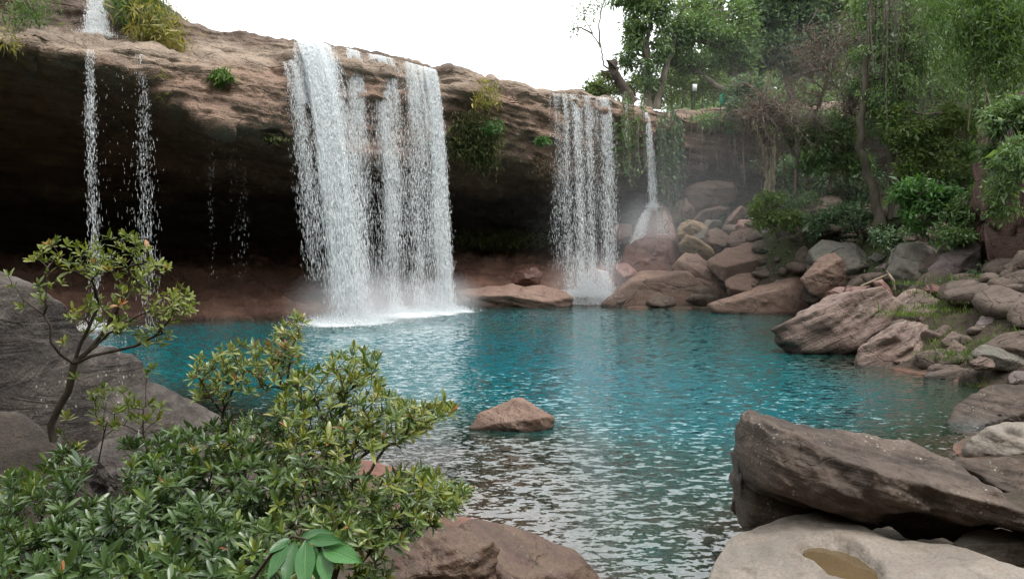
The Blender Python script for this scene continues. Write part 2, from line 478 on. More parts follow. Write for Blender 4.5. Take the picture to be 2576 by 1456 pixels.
def axis(lo, a, b, hi, st):
    mid = np.arange(a, b, st)
    l, r, s = [], [], st
    x = a
    while x > lo:
        s = min(s * 1.25, 12); x -= s; l.append(x)
    s, x = st, mid[-1]
    while x < hi:
        s = min(s * 1.25, 12); x += s; r.append(x)
    return np.concatenate([l[::-1], mid, r])
gx, gy = axis(-260, -32, 34, 260, 0.4), axis(-200, 1.0, 62, 420, 0.4)
XX, YY = np.meshgrid(gx, gy)
ZZ = tz(XX, YY)
gv = np.stack([XX, YY, ZZ], -1).reshape(-1, 3)
obj_np('ground', gv, grid_faces(len(gy), len(gx)), M['ground'], kind='structure')

# ---------------------------------------------------------------- the overhanging cliff with the cave under it
ST = np.array([
    # x     Sy   SY    Ly   LY    Cy   CY    Dy   DY    Ez   EY    Fz   FY    Gz   GY   Hz   HY
    [-700, -300, 40, -100, 33.0, -60, 31, -20, 31.5, 7.5, 46, 3.0, 50, 0.2, 33, -2, 29],
    [-150, -200, 41, 30, 36.0, 60, 34, 85, 34.5, 7.5, 48, 2.6, 52, 0.0, 36, -2.5, 32],
    [0, -120, 41, 58, 37.0, 95, 34.5, 118, 35, 7.5, 49, 2.4, 53, 0.0, 37, -2.5, 33],
    [60, -80, 41, 62, 37.5, 100, 35.0, 128, 35.5, 7.5, 49, 2.4, 53, 0.0, 37.5, -2.5, 33],
    [133, -40, 41, 68, 37.5, 113, 35.0, 140, 35.6, 7.4, 49, 2.4, 53, 0.0, 38, -2.5, 34],
    [220, -8, 40.5, 85, 37.5, 126, 35.0, 155, 35.8, 7.2, 49.5, 2.3, 53, 0.0, 38.6, -2.5, 34],
    [300, -18, 40.5, 100, 37.8, 132, 35.3, 190, 36.2, 7.1, 49.5, 2.3, 53, 0.0, 39, -2.5, 35],
    [384, 0, 40.5, 118, 37.8, 140, 35.8, 228, 36.8, 7.0, 49.5, 2.3, 53, 0.0, 39.4, -2.5, 35],
    [440, 27, 40.5, 126, 37.8, 150, 36.2, 258, 37.2, 6.9, 49.5, 2.2, 53, 0.0, 39.6, -2.5, 35],
    [507, 67, 40.0, 135, 37.8, 158, 36.4, 292, 37.5, 6.8, 49.5, 2.2, 53, 0.0, 39.8, -2.5, 35.5],
    [567, 77, 39.6, 150, 37.8, 170, 36.6, 317, 37.8, 6.7, 49.5, 2.2, 53, 0.0, 39.9, -2.5, 36],
    [667, 87, 39.3, 152, 38.0, 167, 37.0, 337, 38.2, 6.5, 49.5, 2.2, 53, 0.0, 40.2, -2.5, 36],
    [737, 99, 39.3, 135, 38.2, 150, 37.2, 345, 38.8, 6.4, 49.5, 2.2, 53, 0.0, 40.6, -2.5, 37],
    [830, 112, 39.8, 142, 39.2, 160, 38.2, 380, 39.8, 6.3, 50, 2.2, 53, 0.0, 41.2, -2.5, 38],
    [915, 132, 40.5, 152, 40.0, 170, 39.4, 392, 41, 6.2, 50.5, 2.3, 53.5, 0.0, 42, -2.5, 39],
    [1000, 150, 41.3, 167, 41.0, 185, 40.6, 395, 42, 6.1, 51, 2.4, 54, 0.0, 43, -2.5, 40],
    [1095, 176, 42.2, 190, 42.0, 205, 41.8, 388, 43.2, 5.9, 52, 2.9, 54.5, 0.0, 44.5, -2.5, 41],
    [1180, 187, 44.0, 205, 43.6, 225, 43.3, 410, 45, 5.8, 52.5, 3.2, 55, 0.0, 45.2, -2.0, 42],
    [1270, 215, 45.2, 235, 44.8, 255, 44.4, 428, 46.2, 5.6, 52.8, 3.3, 55, 0.0, 45.8, -2.0, 43],
    [1380, 233, 46.6, 245, 46.4, 262, 46.2, 455, 48, 5.4, 53, 3.4, 55, 0.1, 46.4, -1.5, 43],
    [1460, 240, 47.5, 250, 47.3, 268, 47.1, 455, 49, 5.4, 53, 3.5, 55, 0.1, 46.4, -1.5, 43],
    [1530, 247, 48.2, 258, 48.0, 280, 47.8, 440, 49.6, 5.4, 53, 3.6, 55, 0.3, 46, -1.5, 43],
    [1600, 262, 49.0, 272, 48.8, 300, 48.7, 430, 50.3, 5.6, 53, 4.2, 54.5, 1.0, 47, -1.5, 44],
    [1660, 278, 50.0, 290, 49.7, 330, 49.8, 420, 51.2, 6.2, 53, 5.0, 54, 2.5, 48, 0, 46],
    [1720, 272, 51.0, 300, 50.2, 325, 50.6, 430, 52, 6.8, 53.5, 5.8, 54, 3.5, 49, 1, 47],
    [1850, 266, 51.0, 300, 50.0, 330, 50.4, 430, 52, 6.8, 53.5, 5.8, 54, 3.5, 49, 1, 47],
    [2100, 270, 50.0, 300, 49.3, 330, 49.6, 450, 51.5, 6.0, 53, 5.0, 53.5, 3.0, 48, 1, 46],
    [2300, 290, 48.0, 310, 47.5, 340, 48.0, 460, 50, 5.5, 52, 4.5, 52.5, 3.0, 47, 1, 45],
    [2600, 290, 46.0, 310, 45.5, 340, 46.0, 460, 48, 5.5, 50, 4.5, 50.5, 3.0, 45, 1, 43],
    [3100, 290, 44.0, 310, 43.5, 340, 44.0, 460, 46, 5.5, 48, 4.5, 48.5, 3.0, 43, 1, 41]])
_dy = np.interp(ST[:, 0], [384, 737, 1000, 1095, 1180, 1270], [0, 1.0, 1.4, 1.6, 0.8, 0.3]); _dy[ST[:, 0] > 1270] = 0
for _k in (2, 4, 6, 8):
    ST[:, _k] += _dy
_q = (ST[:, 0] > 700) & (ST[:, 0] < 900)
ST[_q, 2] = ST[_q, 6] + 0.9; ST[_q, 4] = ST[_q, 6] + 0.5
_m = ST[:, 0] < 700
ST[_m, 2] = ST[_m, 4] + 0.9
ST[:, 8] = np.where(ST[:, 0] < 1150, ST[:, 6] + np.interp(ST[:, 0], [384, 507, 567, 667, 737, 830, 1000], [0.1, -0.7, -1.0, -1.0, -0.5, 0.0, 0.25]), ST[:, 8])
def st(x, k):
    return np.interp(x, ST[:, 0], ST[:, k])
def lip(x, ext=0.0):
    """point just in front of the lip at column x"""
    return P(x, st(x, 5), st(x, 6) - ext)
def skyl(x, ext=0.0):
    return P(x, st(x, 1), st(x, 2) - ext)
cxs = np.concatenate([np.linspace(-700, -60, 50), np.linspace(-50, 1700, 430), np.linspace(1712, 3100, 130)])
def colz(x, z, Y):
    xs = (x - CX) / F
    return np.stack([xs * Y * 1.0, Y, z], -1)
ctrl = [None] * 9
jit = lambda s, a: a * vn(np.stack([cxs * 0.03, cxs * 0 + s, cxs * 0], -1), 3)
ctrl[1] = P(cxs, st(cxs, 1) + jit(1, 2.0) + 1.5 * vn(np.stack([cxs * 0.11, cxs * 0, cxs * 0], -1), 8), st(cxs, 2))
ctrl[0] = ctrl[1].copy(); ctrl[0][:, 1] = 90; ctrl[0][:, 2] = np.minimum(ctrl[1][:, 2] - 0.6, 11.8); ctrl[0][:, 0] *= 90 / ctrl[1][:, 1]
ctrl[2] = P(cxs, st(cxs, 3) + jit(2, 3), st(cxs, 4))
ctrl[3] = P(cxs, st(cxs, 5) + jit(3, 3), st(cxs, 6))
ctrl[4] = P(cxs, st(cxs, 7) + jit(4, 8), st(cxs, 8))
_deep = 4.0 * (1 - smooth01(cxs, 1000, 1180))
ctrl[5] = colz(cxs, st(cxs, 9) - 0.1 * _deep, st(cxs, 10) + _deep)
ctrl[6] = colz(cxs, st(cxs, 11), st(cxs, 12) + _deep)
ctrl[7] = colz(cxs, st(cxs, 13) + 0.02, st(cxs, 14))
ctrl[8] = colz(cxs, st(cxs, 15), st(cxs, 16))
segs = [10, 30, 16, 52, 44, 26, 44, 10]
rows = []
for k, n in enumerate(segs):
    for i in range(n):
        a = i / n
        if k == 0:
            a = 1 - (1 - a) ** 2.5
        if k == 3:                      # the overhanging band bulges outwards
            q = ctrl[3] * (1 - a) + ctrl[4] * a
            q = q - np.array([0, 1, 0]) * 0.25 * math.sin(math.pi * a ** 1.6)
        elif k == 4:                    # cave roof arches
            q = ctrl[4] * (1 - a) + ctrl[5] * a + np.array([0, 0, 1]) * 1.1 * math.sin(math.pi * a)
        elif k == 6:
            q = ctrl[6] * (1 - a) + ctrl[7] * a + np.array([0, 0, 1]) * 0.35 * math.sin(math.pi * a)
        else:
            q = ctrl[k] * (1 - a) + ctrl[k + 1] * a
        rows.append(q)
rows.append(ctrl[8])
CG = np.array(rows)
for _ in range(3):                      # round the corners of the profile a little
    CG[1:-1] = CG[1:-1] * 0.5 + (CG[:-2] + CG[2:]) * 0.25
du = np.gradient(CG, axis=1); dv = np.gradient(CG, axis=0)
nn = np.cross(du, dv); nn /= np.linalg.norm(nn, axis=-1, keepdims=True) + 1e-9
if nn[len(rows) // 3, 250, 1] > 0:
    nn = -nn
x_, y_, z_ = CG[..., 0], CG[..., 1], CG[..., 2]
wz = z_ + 0.13 * x_ + 0.5 * fbm(CG * 0.12, 3, 21)
ledge = vn(np.stack([x_ * 0.10, y_ * 0.10, wz * 1.5], -1), 31) * 0.22 + np.clip(vn(np.stack([x_ * 0.22, y_ * 0.22, wz * 3.6], -1), 32), -0.3, 0.6) * 0.16 \
    + vn(np.stack([x_ * 0.6, y_ * 0.6, wz * 9], -1), 33) * 0.05
disp = 1.0 * ledge + 0.42 * fbm(CG * 0.3, 3, 34) * 0.6 + 0.20 * fbm(CG * 1.1, 4, 35) + 0.16 * ridge(CG * np.array([0.45, 0.45, 0.7]), 4, 36) * 0.8
rowi = np.arange(len(rows))
damp = np.ones(len(rows)); damp[10 + 30 + 16 + 52 + 44 + 26:] = 1.25; damp[:10] = np.linspace(0.0, 0.6, 10); damp[10:40] = 0.7
CG = CG + nn * (disp * damp[:, None])[..., None]
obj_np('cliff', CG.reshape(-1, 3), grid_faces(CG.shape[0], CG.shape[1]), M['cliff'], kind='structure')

# ---------------------------------------------------------------- the pool
def water_mat():
    t = NT('turquoise_water')
    g = t.n('ShaderNodeNewGeometry'); v = g.outputs['Position']
    dep = t.attr('depth')
    body = t.mix(t.ramp(t.noise(v, 0.06, 3, 0.5), 0.4, 0.65), (0.005, 0.098, 0.103), (0.006, 0.115, 0.15))
    shallow = (0.022, 0.055, 0.04)
    body = t.mix(t.ramp(t.math('MULTIPLY', dep, 0.4), 0.12, 0.6), shallow, body)
    dif = t.n('ShaderNodeBsdfDiffuse'); t.L(body, dif.inputs['Color'])
    trn = t.n('ShaderNodeBsdfTransparent'); trn.inputs['Color'].default_value = (0.72, 0.80, 0.76, 1)
    op = t.math('SUBTRACT', 1.0, t.math('POWER', 2.718, t.math('MULTIPLY', dep, -1.7)))
    sub = t.n('ShaderNodeMixShader'); t.L(op, sub.inputs[0]); t.L(trn.outputs[0], sub.inputs[1]); t.L(dif.outputs[0], sub.inputs[2])
    def slope(vec, scale, detail, kx, ky):
        nd = t.n('ShaderNodeTexNoise'); t.L(vec, nd.inputs['Vector'])
        nd.inputs['Scale'].default_value = scale; nd.inputs['Detail'].default_value = detail; nd.inputs['Distortion'].default_value = 0.5
        a_ = t.n('ShaderNodeVectorMath', operation='SUBTRACT'); t.L(nd.outputs['Color'], a_.inputs[0]); a_.inputs[1].default_value = (0.5, 0.5, 0.5)
        b_ = t.n('ShaderNodeVectorMath', operation='MULTIPLY'); t.L(a_.outputs[0], b_.inputs[0]); b_.inputs[1].default_value = (kx, ky, 0.0)
        return b_.outputs[0]
    s1 = slope(t.map(v, (1.0, 2.1, 1.0), (0, 0, 0.12)), 3.8, 2, 0.5, 1.0)
    s2 = slope(t.map(v, (1.0, 1.8, 1.0), (0, 0, -0.2)), 11, 2, 0.32, 0.5)
    sa = t.n('ShaderNodeVectorMath', operation='ADD'); t.L(s1, sa.inputs[0]); t.L(s2, sa.inputs[1])
    am = t.n('ShaderNodeVectorMath', operation='SCALE'); t.L(sa.outputs[0], am.inputs[0]); t.L(t.math('ADD', t.math('MULTIPLY', t.noise(v, 0.16, 2, 0.5), 1.3), 0.3), am.inputs['Scale'])
    sb = t.n('ShaderNodeVectorMath', operation='ADD'); t.L(am.outputs[0], sb.inputs[0]); sb.inputs[1].default_value = (0, 0, 1)
    sn = t.n('ShaderNodeVectorMath', operation='NORMALIZE'); t.L(sb.outputs[0], sn.inputs[0])
    nb = sn.outputs[0]
    gl = t.n('ShaderNodeBsdfGlossy'); gl.inputs['Roughness'].default_value = 0.03
    gl.inputs['Color'].default_value = (1, 1, 1, 1)
    t.L(nb, gl.inputs['Normal'])
    fr = t.n('ShaderNodeFresnel'); fr.inputs['IOR'].default_value = 1.95; t.L(nb, fr.inputs['Normal'])
    fk = t.math('MULTIPLY', fr.outputs[0], 1.2, True)
    mx = t.n('ShaderNodeMixShader'); t.L(fk, mx.inputs[0]); t.L(sub.outputs[0], mx.inputs[1]); t.L(gl.outputs[0], mx.inputs[2])
    return t.surf(mx.outputs[0])
M['water'] = water_mat()
wx = np.linspace(-34, 26, 220); wy = np.concatenate([np.linspace(3.5, 20, 90), np.linspace(20.3, 56, 120)])
WX, WY = np.meshgrid(wx, wy)
dep = np.clip(-tz(WX, WY), 0, 4) / 1.0
wv = np.stack([WX, WY, WX * 0], -1).reshape(-1, 3)
obj_np('pool_water', wv, grid_faces(len(wy), len(wx)), M['water'], attrs={'depth': dep.ravel()}, kind='structure')

# ---------------------------------------------------------------- boulders
def ico(sub):
    bm = bmesh.new()
    bmesh.ops.create_icosphere(bm, subdivisions=sub, radius=1.0)
    v = np.array([x.co[:] for x in bm.verts]); f = np.array([[a.index for a in q.verts] for q in bm.faces])
    bm.free()
    return v, f
ICO = {k: ico(k) for k in (3, 4, 5, 6)}

GS = 'fallen boulders of the scree below the cliff'
def hull2(p):
    p = sorted(map(tuple, p))
    def half(q):
        h = []
        for c in q:
            while len(h) >= 2 and (h[-1][0] - h[-2][0]) * (c[1] - h[-2][1]) - (h[-1][1] - h[-2][1]) * (c[0] - h[-2][0]) <= 0:
                h.pop()
            h.append(c)
        return h[:-1]
    return np.array(half(p) + half(p[::-1]))

def rock(name, label, pts, Y, mat, thick=0.55, tilt=15, k=22, sub=5, rough=1.0, seed=None, group=None, cat='boulder', tr=None, front=(12, 68),
         bedn=(0.25, -0.2, 1), strata=0.5, parent=None, yaw=0.0, grow=1.12, chips=3, edges=8):
    """a boulder cut by planes: its outline stands at distance Y, and it is `thick` (share of its size) deep"""
    seed = seed if seed is not None else (abs(hash(label)) if False else sum(ord(c) * (i + 3) for i, c in enumerate(label + name)) % 99991)
    r = np.random.default_rng(seed)
    k = k * 2.4
    pts = np.array(pts, float)
    if group == GS:
        pts = pts.mean(0) + (pts - pts.mean(0)) * grow
    if tr is not None:
        pts = np.stack([tr[0] + tr[1] * pts[:, 0], tr[2] + tr[1] * pts[:, 1]], 1)
    c2 = (pts.min(0) + pts.max(0)) / 2
    C = P(c2[0], c2[1], Y)
    ti, yw = math.radians(tilt), math.radians(yaw)
    N = np.array([math.sin(yw) * math.cos(ti), -math.cos(yw) * math.cos(ti), math.sin(ti)])
    X = np.array([math.cos(yw), math.sin(yw), 0.0])
    V = np.cross(N, X); V = V if V[2] > 0 else -V
    d = ray(pts[:, 0], pts[:, 1])
    t = ((C - CAMP) @ N) / (d @ N)
    q = CAMP + d * t[:, None]
    ab = np.stack([(q - C) @ X, (q - C) @ V], 1)
    hu = hull2(ab)
    while len(hu) > edges:                              # few, straight edges
        ar = [abs(np.cross(hu[i] - hu[i - 1], hu[(i + 1) % len(hu)] - hu[i - 1])) for i in range(len(hu))]
        hu = np.delete(hu, int(np.argmin(ar)), 0)
    ctr = (hu.min(0) + hu.max(0)) / 2
    hu = hu - ctr; C = C + X * ctr[0] + V * ctr[1]
    ext = hu.max(0) - hu.min(0)
    size = math.sqrt(ext[0] * ext[1])
    T = thick * min(size, ext.min() * 1.6)
    nrm, off = [], []
    m = len(hu)
    for i in range(m):
        a, b = hu[i], hu[(i + 1) % m]
        e = b - a; L = np.hypot(*e)
        if L < 0.02 * size:
            continue
        n2 = np.array([e[1], -e[0]]) / L
        dd = n2 @ a
        if dd < 0:
            n2, dd = -n2, -dd
        for sgn, rg in ((1, front), (-1, (8, 35))):
            an = math.radians(r.uniform(*rg))
            nrm.append(np.array([n2[0] * math.cos(an), n2[1] * math.cos(an), sgn * math.sin(an)])); off.append(max(dd, 0.05 * size) * math.cos(an))
    for sgn in (1, 1, -1):
        n3 = np.array([r.uniform(-0.35, 0.35), r.uniform(-0.25, 0.35), sgn]); n3 /= np.linalg.norm(n3)
        nrm.append(n3); off.append(T * r.uniform(0.7, 1.0))
    hz = np.array([ext[0] / 2, ext[1] / 2, T])
    for _ in range(chips):                              # broken faces
        n3 = r.normal(0, 1, 3); n3[2] = abs(n3[2]) + 0.25; n3 /= np.linalg.norm(n3)
        nrm.append(n3); off.append(np.linalg.norm(hz * n3) * r.uniform(0.80, 0.97))
    nrm = np.array(nrm); off = np.array(off)
    v0, f0 = ICO[sub]
    di = v0 * np.array([ext[0] / 2, ext[1] / 2, T]); di /= np.linalg.norm(di, axis=1, keepdims=True)
    s = np.clip(di @ nrm.T, 0, None) / off
    rad = (s ** k).sum(1) ** (-1.0 / k)
    loc = di * rad[:, None]
    loc[:, :2] *= ext / (loc[:, :2].max(0) - loc[:, :2].min(0))
    loc[:, :2] += (hu.max(0) + hu.min(0)) / 2 - (loc[:, :2].max(0) + loc[:, :2].min(0)) / 2
    p = loc[:, :1] * X + loc[:, 1:2] * V + loc[:, 2:] * N
    bn = np.array(bedn, float); bn /= np.linalg.norm(bn)
    u = p / size + r.uniform(-50, 50, 3)
    h = 0.032 * fbm(u * 1.8, 3, 1) + 0.020 * ridge(u * 4.5, 3, 2) + 0.010 * fbm(u * 14, 3, 3)
    sb = (u @ bn)
    us = u - sb[:, None] * bn
    h = h + strata * (0.020 * vn(us * 1.5 + (sb * 9)[:, None] * bn, 4) + 0.014 * vn(us * 3 + (sb * 22)[:, None] * bn, 5))
    dirn = p / (np.linalg.norm(p, axis=1, keepdims=True) + 1e-9)
    p = p + dirn * (h * size * rough)[:, None]
    o = add(name, mesh_np(name, p, f0, None, True, M[mat]), label=label, cat=cat, group=group, loc=tuple(C), parent=parent)
    return o

Z6 = (1515.5, 0.2874, 402.3)
Z7 = (2011.7, 0.2874, 402.3)
Z8 = (1877.6, 0.3224, 670.6)
ZF = (1743.5, 0.3228, 1005.9)
ZB = (603.5, 0.3644, 1207.0)
ZP = (1005.9, 0.3551, 938.8)
GS = 'fallen boulders of the scree below the cliff'
GB = 'rocks strewn over the grassy bank'

rock('boulder', 'huge smooth pale brown boulder at the waterline right beside the second waterfall',
     [(50, 1250), (150, 1180), (250, 1130), (260, 1080), (340, 1005), (430, 985), (700, 1012), (790, 1050), (870, 1110), (930, 1180), (990, 1290), (960, 1340), (500, 1340), (80, 1310)],
     45.6, 'far', tr=Z6, thick=0.5, tilt=30, sub=5, rough=0.6, k=9, group=GS)
rock('boulder', 'large pinkish red boulder sloping down below the domed wet rock',
     [(190, 900), (230, 760), (330, 700), (480, 668), (640, 678), (670, 760), (650, 860), (560, 960), (520, 1010), (330, 1020), (230, 980)],
     48.0, 'red', tr=Z6, thick=0.5, tilt=35, sub=5, rough=0.8, group=GS)
rock('boulder', 'small dark red wet boulder touching the foot of the second waterfall',
     [(95, 925), (210, 925), (290, 990), (320, 1060), (240, 1140), (140, 1140), (105, 1000)], 47.2, 'red', tr=Z6, group=GS, sub=4)
rock('boulder', 'domed wet rock that the narrow waterfall strikes and splashes over',
     [(270, 700), (320, 560), (420, 430), (480, 393), (550, 440), (600, 560), (625, 680), (480, 740), (330, 740)], 49.3, 'red', tr=Z6, group=GS, thick=0.6, k=7, sub=5, rough=0.6)
rock('boulder', 'flat faced orange rock between the second waterfall and the domed wet rock',
     [(85, 590), (160, 565), (240, 575), (262, 690), (180, 720), (100, 700)], 50.0, 'red', tr=Z6, group=GS)
rock('boulder', 'yellow tan angular block above the cross-striped block', [(690, 570), (750, 533), (870, 558), (910, 605), (860, 680), (790, 710), (700, 700), (655, 650)],
     47.8, 'tan', tr=Z6, group=GS, k=20)
rock('boulder', 'yellow block with dark crossing cracks perched on the brown wedge', [(675, 745), (740, 672), (800, 688), (920, 758), (972, 850), (942, 897), (860, 858), (770, 822), (700, 790)],
     46.6, 'tan', tr=Z6, group=GS, k=20, strata=1.6)
rock('boulder', 'brown wedge shaped boulder under the yellow cracked block', [(640, 950), (740, 833), (830, 840), (1000, 940), (1092, 1040), (1085, 1110), (950, 1150), (800, 1080), (690, 1010)],
     45.9, 'far', tr=Z6, group=GS, k=16)
rock('boulder', 'thin brown slab jutting down behind the huge smooth pale boulder', [(790, 1040), (900, 1050), (1060, 1105), (1135, 1190), (1100, 1210), (980, 1180), (890, 1120)],
     45.3, 'far', tr=Z6, group=GS, k=18)
rock('boulder', 'broad flat topped slab lying across the middle of the scree', [(955, 890), (1110, 780), (1360, 733), (1490, 733), (1585, 890), (1560, 915), (1210, 968), (1090, 1048), (1040, 1000)],
     45.0, 'far', tr=Z6, group=GS, k=20, thick=0.35, tilt=30, sub=5)
rock('boulder', 'rounded brown boulder tucked under the broad flat topped slab', [(1090, 1060), (1200, 1000), (1330, 998), (1440, 1048), (1485, 1115), (1400, 1175), (1230, 1210), (1125, 1170)],
     44.0, 'far', tr=Z6, group=GS, k=8, rough=0.7)
rock('boulder', 'long low ramp of smooth rock running down into the pool', [(985, 1250), (1200, 1200), (1400, 1140), (1550, 1088), (1700, 1025), (1745, 1050), (1790, 1150), (1830, 1270), (1835, 1330), (1650, 1400), (1450, 1380), (1050, 1320)],
     42.0, 'far', tr=Z6, group=GS, thick=0.5, tilt=35, sub=5, rough=0.6, k=10)
rock('boulder', 'slanting grey brown block leaning behind the long ramp of rock', [(1525, 1070), (1640, 915), (1760, 828), (1850, 855), (1890, 930), (1790, 1000), (1700, 1050), (1600, 1100)],
     43.2, 'grey', tr=Z6, group=GS)
rock('boulder', 'big light flecked block high on the scree under the dark overhang', [(735, 270), (830, 210), (1100, 205), (1140, 260), (1130, 350), (1000, 400), (830, 420), (740, 370)],
     50.3, 'far', tr=Z6, group=GS, k=18, sub=5)
rock('boulder', 'dark angular block left of and below the flecked block', [(610, 520), (650, 380), (730, 350), (790, 420), (800, 500), (700, 540)], 49.8, 'far', tr=Z6, group=GS)
rock('boulder', 'brown tilted slab lying beneath the flecked block', [(800, 530), (880, 440), (1010, 410), (1100, 430), (1000, 500), (900, 560), (820, 560)], 49.2, 'far', tr=Z6, group=GS)
rock('boulder', 'leaning brown plate pointing at the leafy bush on the scree', [(1070, 570), (1120, 490), (1200, 415), (1255, 470), (1180, 540), (1110, 600)], 48.6, 'far', tr=Z6, group=GS)
rock('boulder', 'dark triangular stone behind the yellow tan block', [(780, 700), (830, 610), (905, 605), (940, 690), (890, 740)], 47.6, 'grey', tr=Z6, group=GS, sub=4)
rock('boulder', 'grey brown block right of the yellow tan block', [(900, 720), (920, 640), (1000, 610), (1085, 660), (1110, 720), (1060, 790), (960, 800)], 47.2, 'far', tr=Z6, group=GS, k=18)
rock('boulder', 'squat block with an orange streak behind the broad slab', [(1100, 720), (1130, 640), (1240, 610), (1350, 610), (1390, 680), (1370, 760), (1200, 790)], 46.4, 'far', tr=Z6, group=GS, k=18)
rock('boulder', 'reddish brown stone wedged above the streaked block', [(1165, 590), (1200, 540), (1290, 530), (1345, 590), (1290, 640), (1200, 640)], 47.4, 'red', tr=Z6, group=GS)
rock('boulder', 'dark stone below the leaning plate', [(870, 590), (920, 530), (1030, 540), (1040, 610), (960, 650)], 48.3, 'grey', tr=Z6, group=GS)
rock('boulder', 'upright narrow stone at the back of the scree beside the domed wet rock', [(560, 460), (600, 395), (650, 440), (640, 520), (590, 540)], 50.2, 'red', tr=Z6, group=GS)
rock('boulder', 'shadowed block under the leafy bush on the scree', [(1340, 700), (1400, 590), (1560, 600), (1620, 700), (1560, 790), (1420, 760)], 45.8, 'grey', tr=Z6, group=GS)
rock('boulder', 'litter covered mound of rock behind the leafy bush', [(1680, 470), (1780, 390), (1960, 330), (2080, 400), (2060, 520), (1900, 560), (1740, 560)], 45.5, 'bank', tr=Z6, group=GS, k=8, tilt=40)
rock('boulder', 'large mossy grey green boulder in the middle of the bank', [(120, 820), (210, 725), (400, 715), (480, 748), (560, 830), (650, 920), (690, 1010), (560, 1080), (320, 1110), (180, 1020)],
     40.5, 'grey', tr=Z7, group=GS, sub=5, k=9, rough=0.8)
rock('boulder', 'pale wedge shaped boulder leaning on the mossy grey green one', [(30, 1040), (190, 885), (300, 838), (385, 930), (410, 1080), (290, 1150), (250, 1200), (110, 1150)],
     39.6, 'far', tr=Z7, group=GS, sub=5, k=16)
rock('boulder', 'dark slab sunk under the pale wedge shaped boulder', [(40, 1110), (180, 1100), (290, 1150), (260, 1240), (120, 1270), (50, 1220)], 39.8, 'dark', tr=Z7, group=GS)
rock('boulder', 'small bluish grey stone beside the mossy topped boulder', [(668, 945), (770, 898), (805, 930), (795, 1005), (715, 1015)], 38.2, 'purple', tr=Z7, group=GS, k=8)
rock('boulder', 'dark stone above the small bluish one', [(620, 860), (660, 820), (750, 840), (780, 890), (680, 920)], 38.8, 'grey', tr=Z7, group=GS)
rock('boulder', 'big grey boulder with a cap of moss and grass', [(800, 970), (840, 815), (900, 755), (1060, 735), (1180, 775), (1250, 850), (1210, 1040), (1110, 1150), (940, 1160), (860, 1060)],
     36.0, 'grey', tr=Z7, group=GS, sub=5, k=14)
rock('boulder', 'long purple grey boulder tilted up towards the red cliff', [(1180, 935), (1300, 828), (1500, 655), (1560, 625), (1640, 695), (1700, 790), (1640, 890), (1500, 980), (1400, 1070), (1330, 1150), (1240, 1120), (1190, 1030)],
     34.0, 'purple', tr=Z7, group=GS, sub=5, k=9, thick=0.5, tilt=30)
rock('boulder', 'low tan hump of rock at the foot of the tilted purple boulder', [(1470, 1040), (1540, 1010), (1680, 1030), (1740, 1090), (1600, 1130), (1480, 1100)], 32.0, 'tan', tr=Z7, group=GB, k=8)
rock('boulder', 'large layered slab tilted out of the pool, tallest on the bank shore',
     [(190, 495), (440, 368), (700, 238), (1050, 150), (1105, 205), (1165, 300), (1260, 395), (1230, 440), (1000, 570), (860, 620), (700, 640), (450, 640), (330, 590), (250, 540)],
     29.3, 'slab', tr=Z8, group=GB, sub=6, thick=0.45, tilt=48, k=18, strata=2.2, bedn=(-0.5, -0.1, 1), rough=0.8, front=(25, 55))
rock('boulder', 'second layered slab tilted beside the tallest one, lined with dark seams',
     [(835, 705), (880, 628), (1050, 535), (1230, 430), (1300, 448), (1420, 440), (1515, 620), (1490, 720), (1400, 780), (1270, 850), (1080, 860), (900, 820)],
     26.4, 'slab', tr=Z8, group=GB, sub=6, thick=0.45, tilt=45, k=18, strata=2.4, bedn=(-0.55, -0.1, 1), rough=0.8)
rock('boulder', 'low pale flat rock with a grass tuft at the water edge', [(1385, 860), (1500, 770), (1620, 748), (1850, 798), (1995, 855), (2010, 910), (1850, 960), (1600, 950), (1440, 910)],
     24.0, 'bank', tr=Z8, group=GB, sub=5, thick=0.5, tilt=60, k=9, rough=0.6)
rock('boulder', 'orange broken plank of rock behind the tallest layered slab', [(635, 195), (700, 163), (900, 158), (965, 148), (870, 215), (660, 232)], 34.0, 'red', tr=Z8, group=GB, strata=1.5)
rock('boulder', 'broken reddish end block on top of the tallest layered slab', [(985, 118), (1055, 98), (1110, 165), (1170, 290), (1120, 300), (1060, 180)], 31.0, 'red', tr=Z8, group=GB, k=20)
rock('boulder', 'wide flat brown slab under the mossy capped boulder', [(1150, 250), (1250, 188), (1400, 183), (1520, 218), (1540, 270), (1300, 310), (1180, 305)], 31.0, 'slab', tr=Z8, group=GB, tilt=50)
rock('boulder', 'thin red edged flagstone lying below the tilted purple boulder', [(1395, 185), (1425, 138), (1500, 150), (1610, 208), (1570, 235), (1440, 215)], 30.0, 'red', tr=Z8, group=GB, k=20)
rock('boulder', 'narrow grey flagstone lying on the grass', [(1530, 245), (1620, 195), (1790, 163), (1800, 212), (1690, 262), (1560, 280)], 28.4, 'bank', tr=Z8, group=GB, k=20)
rock('boulder', 'brown rounded stone in the gap right of the tallest slab', [(1350, 400), (1400, 340), (1500, 330), (1565, 370), (1510, 450), (1380, 455)], 27.8, 'slab', tr=Z8, group=GB, k=9)
rock('boulder', 'mossy block behind the second layered slab', [(1240, 340), (1330, 300), (1360, 380), (1360, 460), (1270, 430)], 28.2, 'bank', tr=Z8, group=GB)
rock('boulder', 'long grey slab slanting up through the grass', [(1470, 475), (1600, 360), (1760, 262), (1860, 330), (1780, 410), (1690, 450), (1560, 500)], 27.2, 'bank', tr=Z8, group=GB, sub=5, tilt=40)
rock('boulder', 'purple upright stone in the middle of the bank', [(1780, 560), (1850, 400), (1950, 325), (2015, 345), (2065, 440), (2010, 560), (1900, 590)], 25.6, 'purple', tr=Z8, group=GB, k=16)
